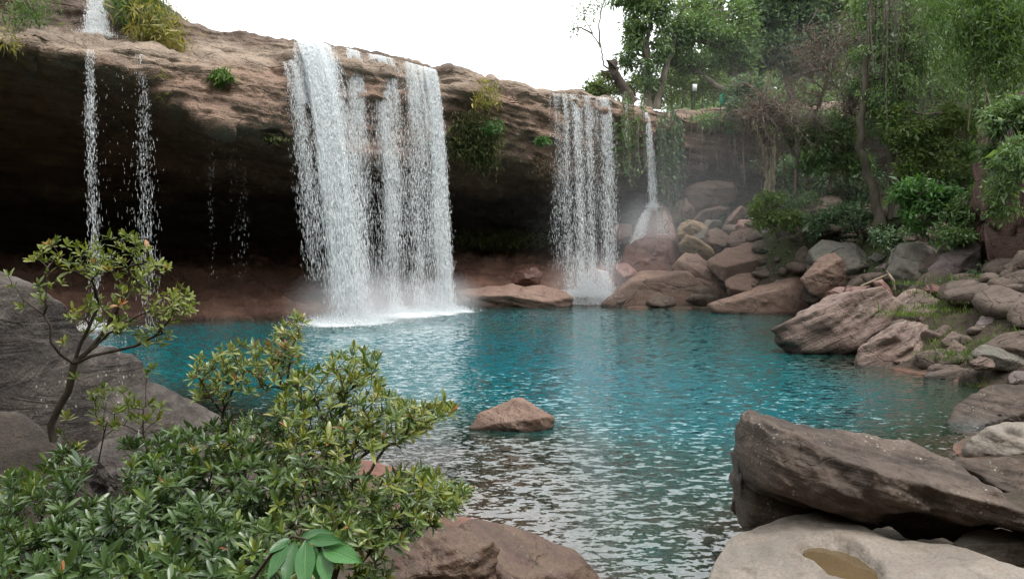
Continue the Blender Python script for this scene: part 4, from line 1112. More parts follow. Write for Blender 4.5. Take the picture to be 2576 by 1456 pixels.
# main fall
fm = G(880, 812); fm2 = G(1090, 782)
e = waterfall('waterfall', 'wide white main waterfall in the middle of the cliff', (fm[0], fm[1], 0),
              [jet(738, 832, 6000, 10.0, vx=0.15, vy=0.5, spread=0.12, src='sky', ext=1.4, thr=-0.25, seed=21, fs=8, fz=0.8),
               jet(706, 738, 2600, 2.0, vx=(0.75, 0.95), vy=0.4, spread=0.16, ext=0.6, thr=0.0, seed=22, fs=5, lw=1.0, fade=0.9),
               jet(738, 832, 7500, 0.0, vx=(1.05, 1.15), vy=0.42, spread=0.18, src='sky', ext=1.45, thr=0.0, seed=23, fs=2.2, fz=0.35, lw=1.1, sharp=0.35),
               jet(740, 795, 6500, 0.0, vx=(1.1, 1.3), vy=0.45, spread=0.15, src='sky', ext=1.45, thr=-0.2, seed=24, fs=2.5, fz=0.3, lw=1.2),
               jet(866, 905, 3600, 2.0, vx=(0.25, 0.4), vy=0.3, spread=0.13, src='sky', ext=0.9, thr=-0.1, seed=25, fs=6, fade=0.9),
               jet(916, 995, 5200, 1.0, vx=(0.45, 0.5), vy=0.3, spread=0.15, src='sky', ext=0.9, thr=0.05, seed=26, fs=4.5, fade=0.85),
               jet(942, 968, 3600, 0.0, vx=(0.45, 0.5), vy=0.3, spread=0.11, src='sky', ext=0.9, thr=-0.1, seed=29, fs=4.5, fade=0.3),
               jet(1000, 1096, 6500, 0.0, vx=(0.4, 0.5), vy=0.3, spread=0.12, src='sky', ext=0.9, thr=0.05, seed=27, fs=4.0, fade=0.5),
               jet(1062, 1096, 8200, 0.0, vx=(0.46, 0.5), vy=0.3, spread=0.08, src='sky', ext=0.9, thr=-0.25, seed=28, fs=3.5, lw=1.15)],
              layers(738, 832, 9.5, (0.1, 0.5), 0.45, 1.4, 'sky', 0.56, -0.1, seed=1) +
              layers(706, 738, 4.0, (0.75, 0.95), 0.4, 0.6, 'lip', 0.46, 0.0, seed=15, ns=20) +
              layers(738, 832, 0.0, (0.95, 1.15), 0.42, 1.45, 'sky', 0.54, 0.30, seed=2, ns=60) +
              layers(738, 800, 0.0, (1.0, 1.3), 0.45, 1.45, 'sky', 0.80, 0.50, seed=3, ns=40, n=3) +
              layers(866, 905, 5.0, (0.25, 0.4), 0.3, 0.9, 'sky', 0.56, 0.10, seed=4, ns=20) +
              layers(916, 992, 4.0, (0.42, 0.52), 0.3, 0.9, 'sky', 0.60, 0.10, seed=5) +
              layers(942, 970, 0.0, (0.45, 0.5), 0.3, 0.9, 'sky', 0.45, 0.25, seed=16, ns=16) +
              layers(1000, 1096, 0.5, (0.4, 0.5), 0.3, 0.9, 'sky', 0.58, 0.16, seed=6) +
              layers(1064, 1096, 0.0, (0.46, 0.5), 0.3, 0.9, 'sky', 0.64, 0.46, seed=7, ns=20))
foam_disc(e, G(880, 812), 3.0, 2.4, 1.3, 3)
foam_disc(e, G(1010, 795), 2.8, 2.6, 0.9, 4, zoff=0.035)
foam_disc(e, G(1095, 786), 2.4, 2.6, 1.25, 5, zoff=0.04)
foam_disc(e, G(760, 800), 2.6, 2.2, 0.38, 6, zoff=0.025)
splash(e, G(880, 812), 16000, 2.1, 0.7, 2)
splash(e, G(1098, 786), 11000, 1.6, 0.7, 3)
splash(e, G(1000, 790), 2500, 1.4, 0.5, 4)

# second fall
fr = P(1480, 745, 47.2)
e = waterfall('waterfall', 'separate strands of the second waterfall ending on foaming ledges', tuple(fr),
              [jet(1376, 1425, 1600, 2.0, vx=(0.2, 0.3), vy=0.3, spread=0.12, src='sky', ext=0.35, thr=0.15, seed=31, fs=9, fade=0.7, lw=0.8),
               jet(1412, 1426, 700, 0.9, vx=0.22, vy=0.35, spread=0.12, src='sky', ext=0.45, thr=-0.1, seed=32, fs=6, fade=0.35),
               jet(1432, 1454, 1700, 0.9, vx=0.30, vy=0.35, spread=0.11, src='sky', ext=0.45, thr=-0.1, seed=33, fs=6, fade=0.35),
               jet(1462, 1482, 1000, 0.9, vx=0.30, vy=0.35, spread=0.07, src='sky', ext=0.45, thr=-0.1, seed=34, fs=6, fade=0.35),
               jet(1504, 1535, 2000, 0.9, vx=0.26, vy=0.35, spread=0.13, src='sky', ext=0.45, thr=-0.1, seed=35, fs=6, fade=0.35),
               jet(1405, 1534, 2400, 1.5, vx=0.25, vy=0.3, spread=0.1, src='sky', ext=0.4, thr=0.15, seed=36, fs=12, fade=0.8, lw=0.8),
               jet(1500, 1530, 2600, 0.05, vx=(-0.5, 0.9), vy=0.9, spread=0.25, seed=37, ylip=(676, 684), Ylip=(46.3, 46.3), thr=-0.2, lw=0.9),
               jet(1400, 1500, 1800, 0.05, vx=(-0.3, 0.4), vy=0.9, spread=0.2, seed=38, ylip=(728, 728), Ylip=(46.2, 46.2), thr=-0.1, lw=0.9)],
              layers(1378, 1424, 7.0, 0.25, 0.3, 0.35, 'sky', 0.46, 0.05, seed=8, ns=24) + layers(1412, 1424, 2.0, 0.22, 0.35, 0.45, 'sky', 0.42, 0.1, seed=17, ns=8) +
              layers(1434, 1450, 1.0, 0.3, 0.35, 0.45, 'sky', 0.52, 0.16, seed=9, ns=12) + layers(1466, 1479, 1.5, 0.3, 0.35, 0.45, 'sky', 0.46, 0.1, seed=10, ns=12) +
              layers(1408, 1534, 1.5, 0.28, 0.35, 0.42, 'sky', 0.50, 0.14, seed=18, ns=60) + layers(1508, 1534, 1.0, 0.26, 0.35, 0.45, 'sky', 0.54, 0.18, seed=11, ns=16))
foam_disc(e, G(1485, 764), 2.6, 1.6, 1.0, 7)
foam_disc(e, P(1440, 738, 47), 1.8, 0.8, 0.8, 8, zoff=P(1440, 738, 47)[2])
splash(e, P(1480, 745, 46.2), 7000, 1.7, 1.2, 5)
fn = P(1645, 525, 49)
e = waterfall('waterfall', 'narrow arching waterfall striking the domed wet rock', tuple(fn),
              [jet(1612, 1628, 1500, fn[2] - 0.1, vx=(0.42, 0.5), vy=0.6, spread=0.07, seed=41, ylip=(278, 284), Ylip=(49.0, 49.0), thr=-0.3, fs=6),
               jet(1570, 1578, 500, 9.0, vx=0.05, vy=0.2, spread=0.04, src='sky', ext=0.3, thr=0, seed=42),
               jet(1636, 1652, 900, 3.4, vx=(-1.9, -1.2), vy=0.7, spread=0.12, seed=43, ylip=(520, 522), Ylip=(48.6, 48.6), thr=-0.3),
               jet(1645, 1668, 350, 3.6, vx=(0.2, 0.9), vy=0.8, spread=0.2, seed=44, ylip=(522, 526), Ylip=(48.6, 48.6), thr=-0.1, lw=0.7)],
              [sheet(1614, 1628, fn[2], 0.46, 0.6, 0.3, 'sky', 0.56, 0.25, seed=13, ns=10, ylip=(278, 284), Ylip=(49, 49)),
               sheet(1634, 1650, 3.4, (-1.9, -1.3), 0.7, 0.3, 'sky', 0.46, 0.25, seed=14, ns=10, ylip=(520, 522), Ylip=(48.6, 48.6))])
splash(e, tuple(P(1642, 524, 48.6)), 1200, 0.45, 0.6, 6)

# ---------------------------------------------------------------- plants
def greens(*cs):
    return [(i / (len(cs) - 1), c) for i, c in enumerate(cs)]
M['lf_shrub'] = leaf_mat('glossy_shrub_leaf', [(0.0, (0.030, 0.058, 0.018)), (0.35, (0.065, 0.115, 0.038)), (0.6, (0.10, 0.155, 0.04)), (0.78, (0.16, 0.20, 0.035)), (0.93, (0.22, 0.22, 0.035)), (0.975, (0.28, 0.20, 0.04)), (1.0, (0.36, 0.14, 0.05))], 0.25, 0.36, 0.6)
M['lf_tree'] = leaf_mat('yellow_green_rosette_leaf', [(0.0, (0.07, 0.10, 0.02)), (0.4, (0.13, 0.17, 0.03)), (0.75, (0.19, 0.22, 0.045)), (0.97, (0.25, 0.25, 0.06)), (1.0, (0.32, 0.15, 0.05))], 0.3, 0.45, 0.45)
M['lf_dark'] = leaf_mat('dark_forest_leaf', greens((0.052, 0.100, 0.052), (0.103, 0.168, 0.088), (0.161, 0.250, 0.132)), 0.3, 0.5)
M['lf_mid'] = leaf_mat('mid_forest_leaf', greens((0.068, 0.122, 0.049), (0.122, 0.200, 0.078), (0.200, 0.291, 0.113)), 0.35, 0.5)
M['lf_light'] = leaf_mat('light_green_leaf', greens((0.069, 0.113, 0.035), (0.127, 0.189, 0.057), (0.202, 0.253, 0.089)), 0.4, 0.5)
M['lf_bright'] = leaf_mat('bright_sapling_leaf', greens((0.035, 0.095, 0.025), (0.06, 0.145, 0.035), (0.09, 0.19, 0.05)), 0.4, 0.45)
M['lf_bamboo'] = leaf_mat('bamboo_leaf', greens((0.05, 0.095, 0.03), (0.085, 0.15, 0.045), (0.13, 0.20, 0.065)), 0.45, 0.5)
M['lf_yellow'] = leaf_mat('yellowed_bamboo_leaf', greens((0.12, 0.14, 0.03), (0.24, 0.22, 0.06), (0.38, 0.31, 0.10)), 0.4, 0.5)
M['lf_brown'] = leaf_mat('withered_leaf', greens((0.08, 0.055, 0.04), (0.15, 0.11, 0.075), (0.23, 0.18, 0.12)), 0.3, 0.7)
M['lf_grass'] = leaf_mat('grass_blade', greens((0.05, 0.10, 0.015), (0.09, 0.16, 0.025), (0.16, 0.21, 0.05)), 0.4, 0.5)
M['lf_moss'] = leaf_mat('hanging_moss', greens((0.04, 0.055, 0.015), (0.07, 0.085, 0.025), (0.11, 0.11, 0.04)), 0.3, 0.8)
M['lf_big'] = leaf_mat('large_compound_leaf', greens((0.02, 0.08, 0.02), (0.03, 0.115, 0.03), (0.05, 0.16, 0.045)), 0.25, 0.4, 0.5)
def veined(name, stops):
    t = NT(name)
    col = t.ramps(t.attr('rnd'), stops)
    v_ = t.attr('along'); u_ = t.math('ABSOLUTE', t.attr('across'))
    side = t.math('SINE', t.math('MULTIPLY', t.math('SUBTRACT', v_, t.math('MULTIPLY', u_, 0.22)), 75.0))
    side = t.ramp(side, 0.86, 1.0)
    midr = t.ramp(u_, 0.03, 0.07, (1, 1, 1), (0, 0, 0))
    vein = t.math('MAXIMUM', t.math('MULTIPLY', side, 0.45), midr)
    g = t.n('ShaderNodeNewGeometry')
    col = t.mix(t.math('MULTIPLY', t.noise(g.outputs['Position'], 28, 3, 0.6), 0.55), col, (0.015, 0.06, 0.015))
    col = t.mix(t.math('MULTIPLY', vein, 0.6), col, (0.13, 0.24, 0.08))
    nb = t.bump(t.math('SUBTRACT', t.noise(g.outputs['Position'], 40, 2), vein), 0.6, 0.002)
    p = t.prin(col, 0.38, nb, 0.5)
    tr = t.n('ShaderNodeBsdfTranslucent'); t.L(col, tr.inputs['Color'])
    m = t.n('ShaderNodeMixShader'); m.inputs[0].default_value = 0.25
    t.L(p.outputs[0], m.inputs[1]); t.L(tr.outputs[0], m.inputs[2])
    return t.surf(m.outputs[0])
M['lf_big'] = veined('large_veined_leaf', greens((0.025, 0.10, 0.02), (0.04, 0.16, 0.03), (0.07, 0.23, 0.045)))
M['bk_dark'] = bark_mat('dark_twig_bark', (0.035, 0.026, 0.022), (0.075, 0.055, 0.045), 30, 0.003)
M['bk_grey'] = bark_mat('grey_trunk_bark', (0.10, 0.085, 0.065), (0.19, 0.165, 0.13), 5)
M['bk_vine'] = bark_mat('creeper_grown_bark', (0.055, 0.048, 0.036), (0.11, 0.095, 0.07), 5)
M['bk_pale'] = bark_mat('pale_trunk_bark', (0.19, 0.16, 0.11), (0.29, 0.25, 0.18), 5)
M['bk_brown'] = bark_mat('brown_twig_bark', (0.13, 0.10, 0.085), (0.22, 0.175, 0.15), 8)

def unit(a):
    return a / (np.linalg.norm(a, axis=-1, keepdims=True) + 1e-9)

def cards(c, d, ln, wd, r, fold=0.15):
    """diamond leaves: base c, direction d"""
    n = len(c)
    d = unit(d)
    q = unit(np.cross(d, r.normal(0, 1, (n, 3))))
    nz = np.cross(d, q)
    v = np.empty((n, 4, 3))
    v[:, 0] = c; v[:, 2] = c + d * ln[:, None]
    mid = c + d * (ln * 0.42)[:, None] + nz * (ln * fold)[:, None]
    v[:, 1] = mid + q * (wd * 0.5)[:, None]; v[:, 3] = mid - q * (wd * 0.5)[:, None]
    f = np.arange(n)[:, None] * 4 + np.arange(4)[None]
    return v.reshape(-1, 3), f

def leafcloud(centres, rad, n, r, ln=0.2, asp=0.38, droop=0.3, flat=0.75, shade=0.35):
    """n leaves about each centre; returns v, f, rnd"""
    k = len(centres)
    rad = np.broadcast_to(np.asarray(rad, float), (k,))
    o = r.normal(0, 1, (k, n, 3)); o = unit(o) * (r.uniform(0, 1, (k, n, 1)) ** 0.5)
    o[..., 2] *= flat
    c = (centres[:, None] + o * rad[:, None, None]).reshape(-1, 3)
    d = unit(o.reshape(-1, 3)) * 0.6 + r.normal(0, 0.6, (k * n, 3)); d[:, 2] -= droop
    L = ln * np.exp(r.normal(0, 0.25, k * n))
    v, f = cards(c, d, L, L * asp, r)
    base = np.repeat(r.uniform(0.15, 0.85, k), n)
    rnd = np.clip(base + r.normal(0, 0.16, k * n), 0, 1)
    return v, f, np.repeat(rnd, 4)

def wpath(a, b, r, n=7, wob=0.06, sag=0.0):
    t = np.linspace(0, 1, n)[:, None]
    L = np.linalg.norm(b - a)
    p = a + (b - a) * t
    w = r.normal(0, 1, (n, 3)); w[0] = 0; w[-1] = 0
    w = (w + np.roll(w, 1, 0) + np.roll(w, -1, 0)) / 3; w[0] = 0; w[-1] = 0
    p = p + w * wob * L
    p[:, 2] += sag * L * np.sin(np.pi * t[:, 0])
    return p

def dm(v, Y):
    return v * Y / F

def crown_points(spec, r, n):
    """spec (x, y, Y, rx, ry): points spread in that ellipsoid, thicker towards its skin"""
    x, y, Y, rx, ry = spec
    c = P(x, y, Y); a, b = dm(rx, Y), dm(ry, Y)
    o = unit(r.normal(0, 1, (n, 3))) * (r.uniform(0.15, 1, (n, 1)) ** 0.45)
    return c + o * np.array([a, max(a, b) * 0.7, b])

def tree(name, label, base, crowns, leafm, bark, seed, r0=0.2, ln=0.22, asp=0.36, per=70, ncl=26, crad=0.8, droop=0.3, group=None, cat='tree', trunks=None, lean=None, twigs=True, flat=0.75):
    """base (x, y, Y); crowns list of ellipsoids; a tapered trunk with limbs to every leaf clump"""
    r = np.random.default_rng(seed)
    b = P(*base)
    e = empty(name, b, label, cat, group)
    C = np.concatenate([crown_points(s, r, max(3, int(ncl * s[5] if len(s) > 5 else ncl))) if False else crown_points(s[:5], r, int(ncl * (s[5] if len(s) > 5 else 1))) for s in crowns])
    trunks = trunks or [[base, (crowns[0][0], crowns[0][1] + crowns[0][4] * 0.3, crowns[0][2])]]
    items, nodes, nrad = [], [], []
    for tr in trunks:
        pts = np.array([P(*q) for q in tr])
        tt = np.linspace(0, len(pts) - 1, 5 * (len(pts) - 1) + 1)
        pp = np.stack([np.interp(tt, np.arange(len(pts)), pts[:, k]) for k in range(3)], 1)
        pp[1:-1] += r.normal(0, 0.02, pp[1:-1].shape) * min(6.0, np.linalg.norm(pts[-1] - pts[0])) * 0.35
        rr = np.linspace(r0, r0 * 0.35, len(pp)); rr[0] *= 1.35
        items.append((pp, rr)); nodes.append(pp[len(pp) // 3:]); nrad.append(rr[len(pp) // 3:])
    nodes = np.concatenate(nodes); nrad = np.concatenate(nrad)
    for it_ in items:
        tv, tf = tube(*it_, 9)
        obj_np('trunk', tv, tf, M[bark], parent=e)
    if twigs:
        it = []
        for c in C:
            dd = np.linalg.norm(nodes - c, axis=1) + 0.3 * np.clip(nodes[:, 2] - c[2], 0, None)
            i = int(np.argmin(dd))
            rr = min(nrad[i] * 0.5, 0.02 + 0.014 * dd[i])
            it.append((wpath(nodes[i], c, r, 6, 0.07, 0.05), np.linspace(rr, rr * 0.25, 6)))
        bv, bf = tubes(it, 4)
        obj_np('limbs', bv, bf, M[bark], parent=e, kind='stuff')
    v, f, rnd = leafcloud(C, crad * r.uniform(0.6, 1.25, len(C)), per, r, ln, asp, droop, flat)
    obj_np('crown', v, f, M[leafm], attrs={'rnd': rnd}, parent=e, smooth=False, kind='stuff')
    return e

GT = 'trees of the forest edge above the pool'
# distant wooded hillside: one mass
r = np.random.default_rng(90)
n = 2600
hx = r.uniform(14, 105, n); hy = r.uniform(62, 120, n)
hz = tz(hx, hy)
px = CX + hx / hy * F
ok = px > 1740 + 120 * vn(np.stack([hy * 0.1, hx * 0.1, hx * 0], -1), 3)
hx, hy, hz = hx[ok], hy[ok], hz[ok]
C = np.stack([hx, hy, hz + r.uniform(0.3, 1, len(hx)) * (3.5 + 5 * (r.uniform(0, 1, len(hx)) > 0.4))], 1)
v, f, rnd = leafcloud(C, r.uniform(1.2, 2.3, len(C)), 34, r, 0.6, 0.45, 0.25)
obj_np('far_forest', v, f, M['lf_mid'], attrs={'rnd': rnd}, smooth=False, kind='stuff', label='dense wood covering the hillside behind the nearer trees', cat='forest')

tree('slender_tree', 'thin nearly bare tree standing against the white sky', (1575, 250, 50.5),
     [(1470, 40, 50.5, 30, 40, 0.6), (1500, 5, 50.5, 45, 30, 0.7), (1445, 70, 50.5, 16, 20, 0.3), (1530, -30, 50.5, 30, 30, 0.4)], 'lf_mid', 'bk_grey', 101, r0=0.06, ln=0.2, asp=0.3, per=7, ncl=34, crad=0.35, group=GT,
     trunks=[[(1545, 190, 50.5), (1520, 165, 50.5), (1510, 120, 50.5), (1488, 80, 50.5), (1470, 50, 50.5)], [(1510, 120, 50.5), (1505, 60, 50.5), (1520, 0, 50.5)], [(1490, 85, 50.5), (1460, 70, 50.5), (1440, 72, 50.5)]])
tree('broken_tree', 'broken dark trunk with a ferny clump leaning at the cliff top', (1585, 252, 50.2),
     [(1515, 192, 50.2, 26, 14, 0.8), (1560, 215, 50.2, 14, 20, 0.4)], 'lf_light', 'bk_dark', 102, r0=0.38, ln=0.2, per=26, ncl=12, crad=0.35, group=GT,
     trunks=[[(1590, 262, 50.2), (1570, 225, 50.2), (1550, 190, 50.2), (1538, 165, 50.2), (1532, 152, 50.2)], [(1550, 190, 50.2), (1528, 188, 50.2), (1512, 185, 50.2)], [(1538, 165, 50.2), (1550, 152, 50.2)]])
tree('bush', 'pale green bush at the cliff top beyond the broken trunk', (1500, 250, 53),
     [(1490, 228, 53, 32, 18), (1530, 225, 53, 30, 24), (1600, 215, 54, 40, 30)], 'lf_light', 'bk_grey', 103, r0=0.08, ln=0.26, per=45, ncl=16, crad=0.5, group=GT, cat='bush')
tree('tall_tree', 'tall ivy hung tree with a drooping column of leaves against the sky', (1632, 278, 52),
     [(1600, 20, 52, 34, 75, 1.4), (1590, 90, 52, 20, 45, 0.8), (1640, -10, 52, 60, 50, 1.2), (1690, 60, 52, 45, 50, 0.8), (1632, 190, 52, 26, 50, 0.9), (1660, 120, 52, 32, 40, 0.6), (1570, -10, 52, 30, 40, .5), (1575, 155, 52, 22, 14, 0.3)],
     'lf_mid', 'bk_grey', 104, r0=0.26, ln=0.28, per=62, ncl=20, crad=0.6, droop=0.9, group=GT,
     trunks=[[(1632, 278, 52), (1630, 190, 52), (1628, 110, 52), (1640, 30, 52)], [(1650, 275, 52), (1668, 190, 52), (1700, 90, 52), (1720, 10, 52)], [(1630, 150, 52), (1612, 100, 52), (1600, 20, 52)]])
tree('round_tree', 'dense dark tree spreading over the cliff top railing', (1850, 262, 53),
     [(1760, 110, 53, 95, 75, 2.2), (1820, 60, 54, 80, 70, 1.5), (1700, 150, 53, 50, 35, 0.7), (1850, 130, 53, 60, 60, 1.2), (1760, 30, 55, 60, 50, 0.9)], 'lf_mid', 'bk_grey', 105, r0=0.26, ln=0.30, per=72, ncl=26, crad=0.75, group=GT,
     trunks=[[(1842, 265, 53), (1848, 190, 53), (1835, 120, 53), (1815, 60, 53)], [(1858, 265, 53), (1870, 180, 53), (1872, 90, 53)], [(1852, 240, 52.5), (1800, 215, 52.5), (1770, 190, 52.5)], [(1840, 130, 53), (1790, 110, 53), (1750, 105, 53)]])
tree('bamboo_thicket', 'yellow green thicket of young bamboo behind the sign', (1720, 272, 57),
     [(1680, 215, 57, 40, 45), (1740, 200, 57, 50, 60, 1.4), (1810, 215, 57, 50, 50, 1.2), (1650, 235, 56, 30, 30, 0.6)], 'lf_light', 'bk_pale', 106, r0=0.05, ln=0.34, asp=0.2, per=55, ncl=24, crad=0.7, group=GT, cat='bamboo',
     trunks=[[(x, 275, 57), (x + dx, 215, 57), (x + 2 * dx, 160, 57)] for x, dx in ((1660, 4), (1690, -3), (1715, 3), (1740, -2), (1765, 4), (1795, 3), (1825, -4))])
tree('dark_bush', 'dark rounded bush overhanging the cliff edge right of the green bin', (1880, 300, 49),
     [(1880, 240, 49, 46, 50, 2.0), (1868, 280, 48.5, 40, 26, 0.8)], 'lf_dark', 'bk_dark', 107, r0=0.1, ln=0.26, per=95, ncl=24, crad=0.5, group=GT, cat='bush')
tree('canopy_tree', 'broad crowned tree rising behind the brown twiggy tree', (2000, 290, 58),
     [(1950, 40, 58, 110, 90, 2.2), (2080, 20, 58, 110, 90, 2.0), (1900, 120, 58, 60, 60, 1), (2020, 120, 58, 110, 70, 1.6)], 'lf_dark', 'bk_grey', 108, r0=0.35, ln=0.36, per=130, ncl=26, crad=1.1, group=GT)
tree('canopy_tree', 'light leaved tree behind the hanging vines', (2300, 290, 52),
     [(2260, 40, 54, 110, 80, 2), (2330, 130, 52, 80, 90, 1.6), (2200, 110, 54, 70, 80, 1.2), (2290, 220, 50, 90, 60, 1.4)], 'lf_mid', 'bk_grey', 109, r0=0.3, ln=0.32, per=130, ncl=26, crad=0.95, group=GT)
tree('leafy_tree', 'small leafy tree with drooping green sprays in front of the dark cliff', (2085, 480, 43),
     [(2100, 340, 43, 60, 55, 1.6), (2050, 400, 42.5, 40, 40, 0.9), (2140, 400, 43, 45, 40, 0.9), (2020, 330, 43, 40, 30, .6)], 'lf_mid', 'bk_grey', 110, r0=0.1, ln=0.24, per=60, ncl=22, crad=0.5, droop=0.6, group=GT)
tree('leafy_tree', 'pale leaved small tree between the vine trunks and the red buttress', (2330, 520, 39),
     [(2300, 340, 39, 60, 50, 1.4), (2360, 390, 39, 60, 50, 1.3), (2250, 300, 39, 45, 40, 0.7), (2390, 300, 39, 50, 40, 0.9), (2300, 420, 39, 50, 30, .8)], 'lf_light', 'bk_grey', 111, r0=0.12, ln=0.22, per=55, ncl=20, crad=0.5, group=GT,
     trunks=[[(2320, 540, 39), (2318, 430, 39), (2310, 350, 39), (2330, 250, 39)]])
tree('vine_tree', 'big leaning trunks wrapped in creepers at the foot of the slope', (2200, 560, 40),
     [(2200, 180, 40.5, 60, 120, 1.6), (2270, 150, 40.5, 55, 140, 1.4), (2230, 20, 41, 90, 60, 1.2), (2250, 300, 40.5, 70, 60, 1.0)], 'lf_mid', 'bk_vine', 112, r0=0.26, ln=0.22, asp=0.3, per=70, ncl=24, crad=0.55, droop=1.0, group=GT,
     trunks=[[(2212, 565, 40), (2190, 460, 40), (2165, 370, 40), (2170, 250, 40), (2190, 60, 40), (2200, -60, 40)], [(2250, 550, 40), (2245, 430, 40), (2238, 300, 40), (2225, 120, 40), (2240, -60, 40)], [(2262, 545, 39.6), (2262, 420, 39.6), (2262, 300, 39.6), (2270, 120, 39.6)]])
tree('pale_tree', 'pale forked trunk below the brown twiggy crown', (1930, 480, 46),
     [(1925, 330, 46, 30, 25, 0.4), (1905, 420, 46, 15, 15, 0.2)], 'lf_mid', 'bk_pale', 113, r0=0.2, ln=0.2, per=20, ncl=14, crad=0.4, group=GT,
     trunks=[[(1930, 485, 46), (1930, 430, 46), (1922, 380, 46), (1905, 335, 46), (1890, 290, 46)], [(1938, 485, 45.8), (1942, 420, 45.8), (1946, 350, 45.8), (1960, 270, 45.8)]])

def twig_tree(name, label, base, aim, seed, n1=16, n2=9, n3=9, bark='bk_brown', leafm='lf_brown', Y=43, trunks=None, r0=0.10, nl=2600):
    """a leafless crown of fine twigs"""
    r = np.random.default_rng(seed)
    e = empty(name, P(*base), label, 'tree', GT)
    items, nodes = [], []
    for tr in trunks:
        pts = np.array([P(*q) for q in tr])
        tt = np.linspace(0, len(pts) - 1, 5 * (len(pts) - 1) + 1)
        pp = np.stack([np.interp(tt, np.arange(len(pts)), pts[:, k]) for k in range(3)], 1)
        items.append((pp, np.linspace(r0, r0 * 0.35, len(pp)))); nodes.append(pp[len(pp) // 3:])
    for it_ in items:
        tv, tf = tube(*it_, 8)
        obj_np('trunk', tv, tf, M[bark], parent=e)
    nodes = np.concatenate(nodes)
    b1, fine, tips = [], [], []
    for k in range(n1 * len(aim)):
        tgt = crown_points(aim[k % len(aim)], r, 1)[0]
        a = nodes[int(np.argmin(np.linalg.norm(nodes - tgt, axis=1) + r.uniform(0, 1.5, len(nodes))))]
        p = wpath(a, tgt, r, 9, 0.07, 0.10)
        b1.append((p, np.linspace(0.045, 0.015, 9)))
        for _ in range(n2):
            i = r.integers(2, 9); L = r.uniform(0.7, 1.8)
            d = unit(unit(p[min(i, 8)] - p[i - 2]) * 0.5 + r.normal(0, 0.75, 3) + np.array([0, 0, -0.12]))
            q = wpath(p[i if i < 9 else 8], p[i if i < 9 else 8] + d * L, r, 6, 0.10, 0.06)
            b1.append((q, np.linspace(0.018, 0.010, 6)))
            for _ in range(n3):
                j = r.integers(1, 6); dd = unit(unit(q[-1] - q[0]) * 0.7 + r.normal(0, 0.7, 3) + np.array([0, 0, -0.15]))
                s = wpath(q[j], q[j] + dd * r.uniform(0.3, 0.9), r, 4, 0.1, 0.05)
                fine.append((s, np.array([0.011, 0.010, 0.009, 0.006]))); tips.append(s[-1])
    bv, bf = tubes(b1, 4)
    obj_np('limbs', bv, bf, M[bark], parent=e, kind='stuff')
    fv, ff = tubes(fine, 3)
    obj_np('twigs', fv, ff, M[bark], parent=e, kind='stuff')
    tips = np.array(tips)
    c = tips[r.integers(0, len(tips), nl)] + r.normal(0, 0.1, (nl, 3))
    d = r.normal(0, 0.6, (nl, 3)); d[:, 2] -= 0.5
    L = 0.16 * np.exp(r.normal(0, 0.3, nl))
    v, f = cards(c, d, L, L * 0.35, r)
    obj_np('withered_leaves', v, f, M[leafm], attrs={'rnd': np.repeat(r.uniform(0, 1, nl), 4)}, parent=e, smooth=False, kind='stuff')
twig_tree('twiggy_tree', 'brown leafless tree with a wide haze of fine twigs', (1960, 480, 43),
          [(1960, 230, 43, 90, 70), (2060, 200, 43, 100, 90), (2150, 220, 42, 70, 80), (1990, 300, 42, 90, 40), (2080, 110, 43, 90, 70), (1900, 300, 43, 40, 30)], 201, trunks=[[(2000, 490, 43.5), (2005, 400, 43.5), (2040, 320, 43.5), (2070, 230, 43.5), (2090, 120, 43.5)], [(2005, 400, 43.5), (1960, 320, 43.2), (1930, 260, 43)], [(2250, 540, 41), (2255, 400, 41), (2200, 310, 42), (2120, 280, 42)]], n1=8, n2=7, n3=7, nl=1800)

def vines(name, label, spec, seed, n=40, leafm='lf_dark', bark='bk_brown', ll=0.14, nl=26):
    r = np.random.default_rng(seed)
    x0, x1, y0, y1, Y = spec
    e = empty(name, P((x0 + x1) / 2, y1, Y), label, 'vine')
    it, cs = [], []
    for _ in range(n):
        x = r.uniform(x0, x1); ya = y0 + r.uniform(-30, 60); yb = ya + (y1 - y0) * r.uniform(0.35, 1.0)
        yy = Y + r.normal(0, 0.8)
        a, b = P(x, ya, yy), P(x + r.normal(0, 9), yb, yy)
        p = wpath(a, b, r, 10, 0.012)
        it.append((p, np.full(10, r.uniform(0.009, 0.022))))
        t = r.uniform(0, 1, nl)
        cs.append(np.stack([np.interp(t, np.linspace(0, 1, 10), p[:, k]) for k in range(3)], 1) + r.normal(0, 0.07, (nl, 3)))
    v, f = tubes(it, 4)
    obj_np('stems', v, f, M[bark], parent=e, kind='stuff')
    c = np.concatenate(cs)
    d = r.normal(0, 0.5, c.shape); d[:, 2] -= 0.9
    L = ll * np.exp(r.normal(0, 0.3, len(c)))
    v, f = cards(c, d, L, L * 0.4, r)
    obj_np('leaves', v, f, M[leafm], attrs={'rnd': np.repeat(r.uniform(0, 1, len(c)), 4)}, parent=e, smooth=False, kind='stuff')
vines('hanging_vines', 'grey curtain of thin vines hanging beside the big leaning trunks', (2180, 2330, -20, 330, 40), 301, 80)
vines('hanging_vines', 'ivy strands hanging down the cliff behind the strands of the second waterfall', (1540, 1620, 255, 430, 48.6), 302, 70, 'lf_mid', ll=0.2, nl=30)
vines('hanging_vines', 'leafy creeper covering the cliff right of the narrow waterfall', (1655, 1715, 300, 520, 49.6), 303, 80, 'lf_dark', ll=0.22, nl=36)
vines('hanging_roots', 'bare roots dangling over the dark overhang above the scree', (1720, 1900, 280, 440, 49.6), 304, 26, 'lf_brown', nl=3)
vines('hanging_vines', 'vines drooping from the brown twiggy tree over the dark slope', (1890, 2150, 300, 470, 43.5), 305, 50, 'lf_brown', nl=8)


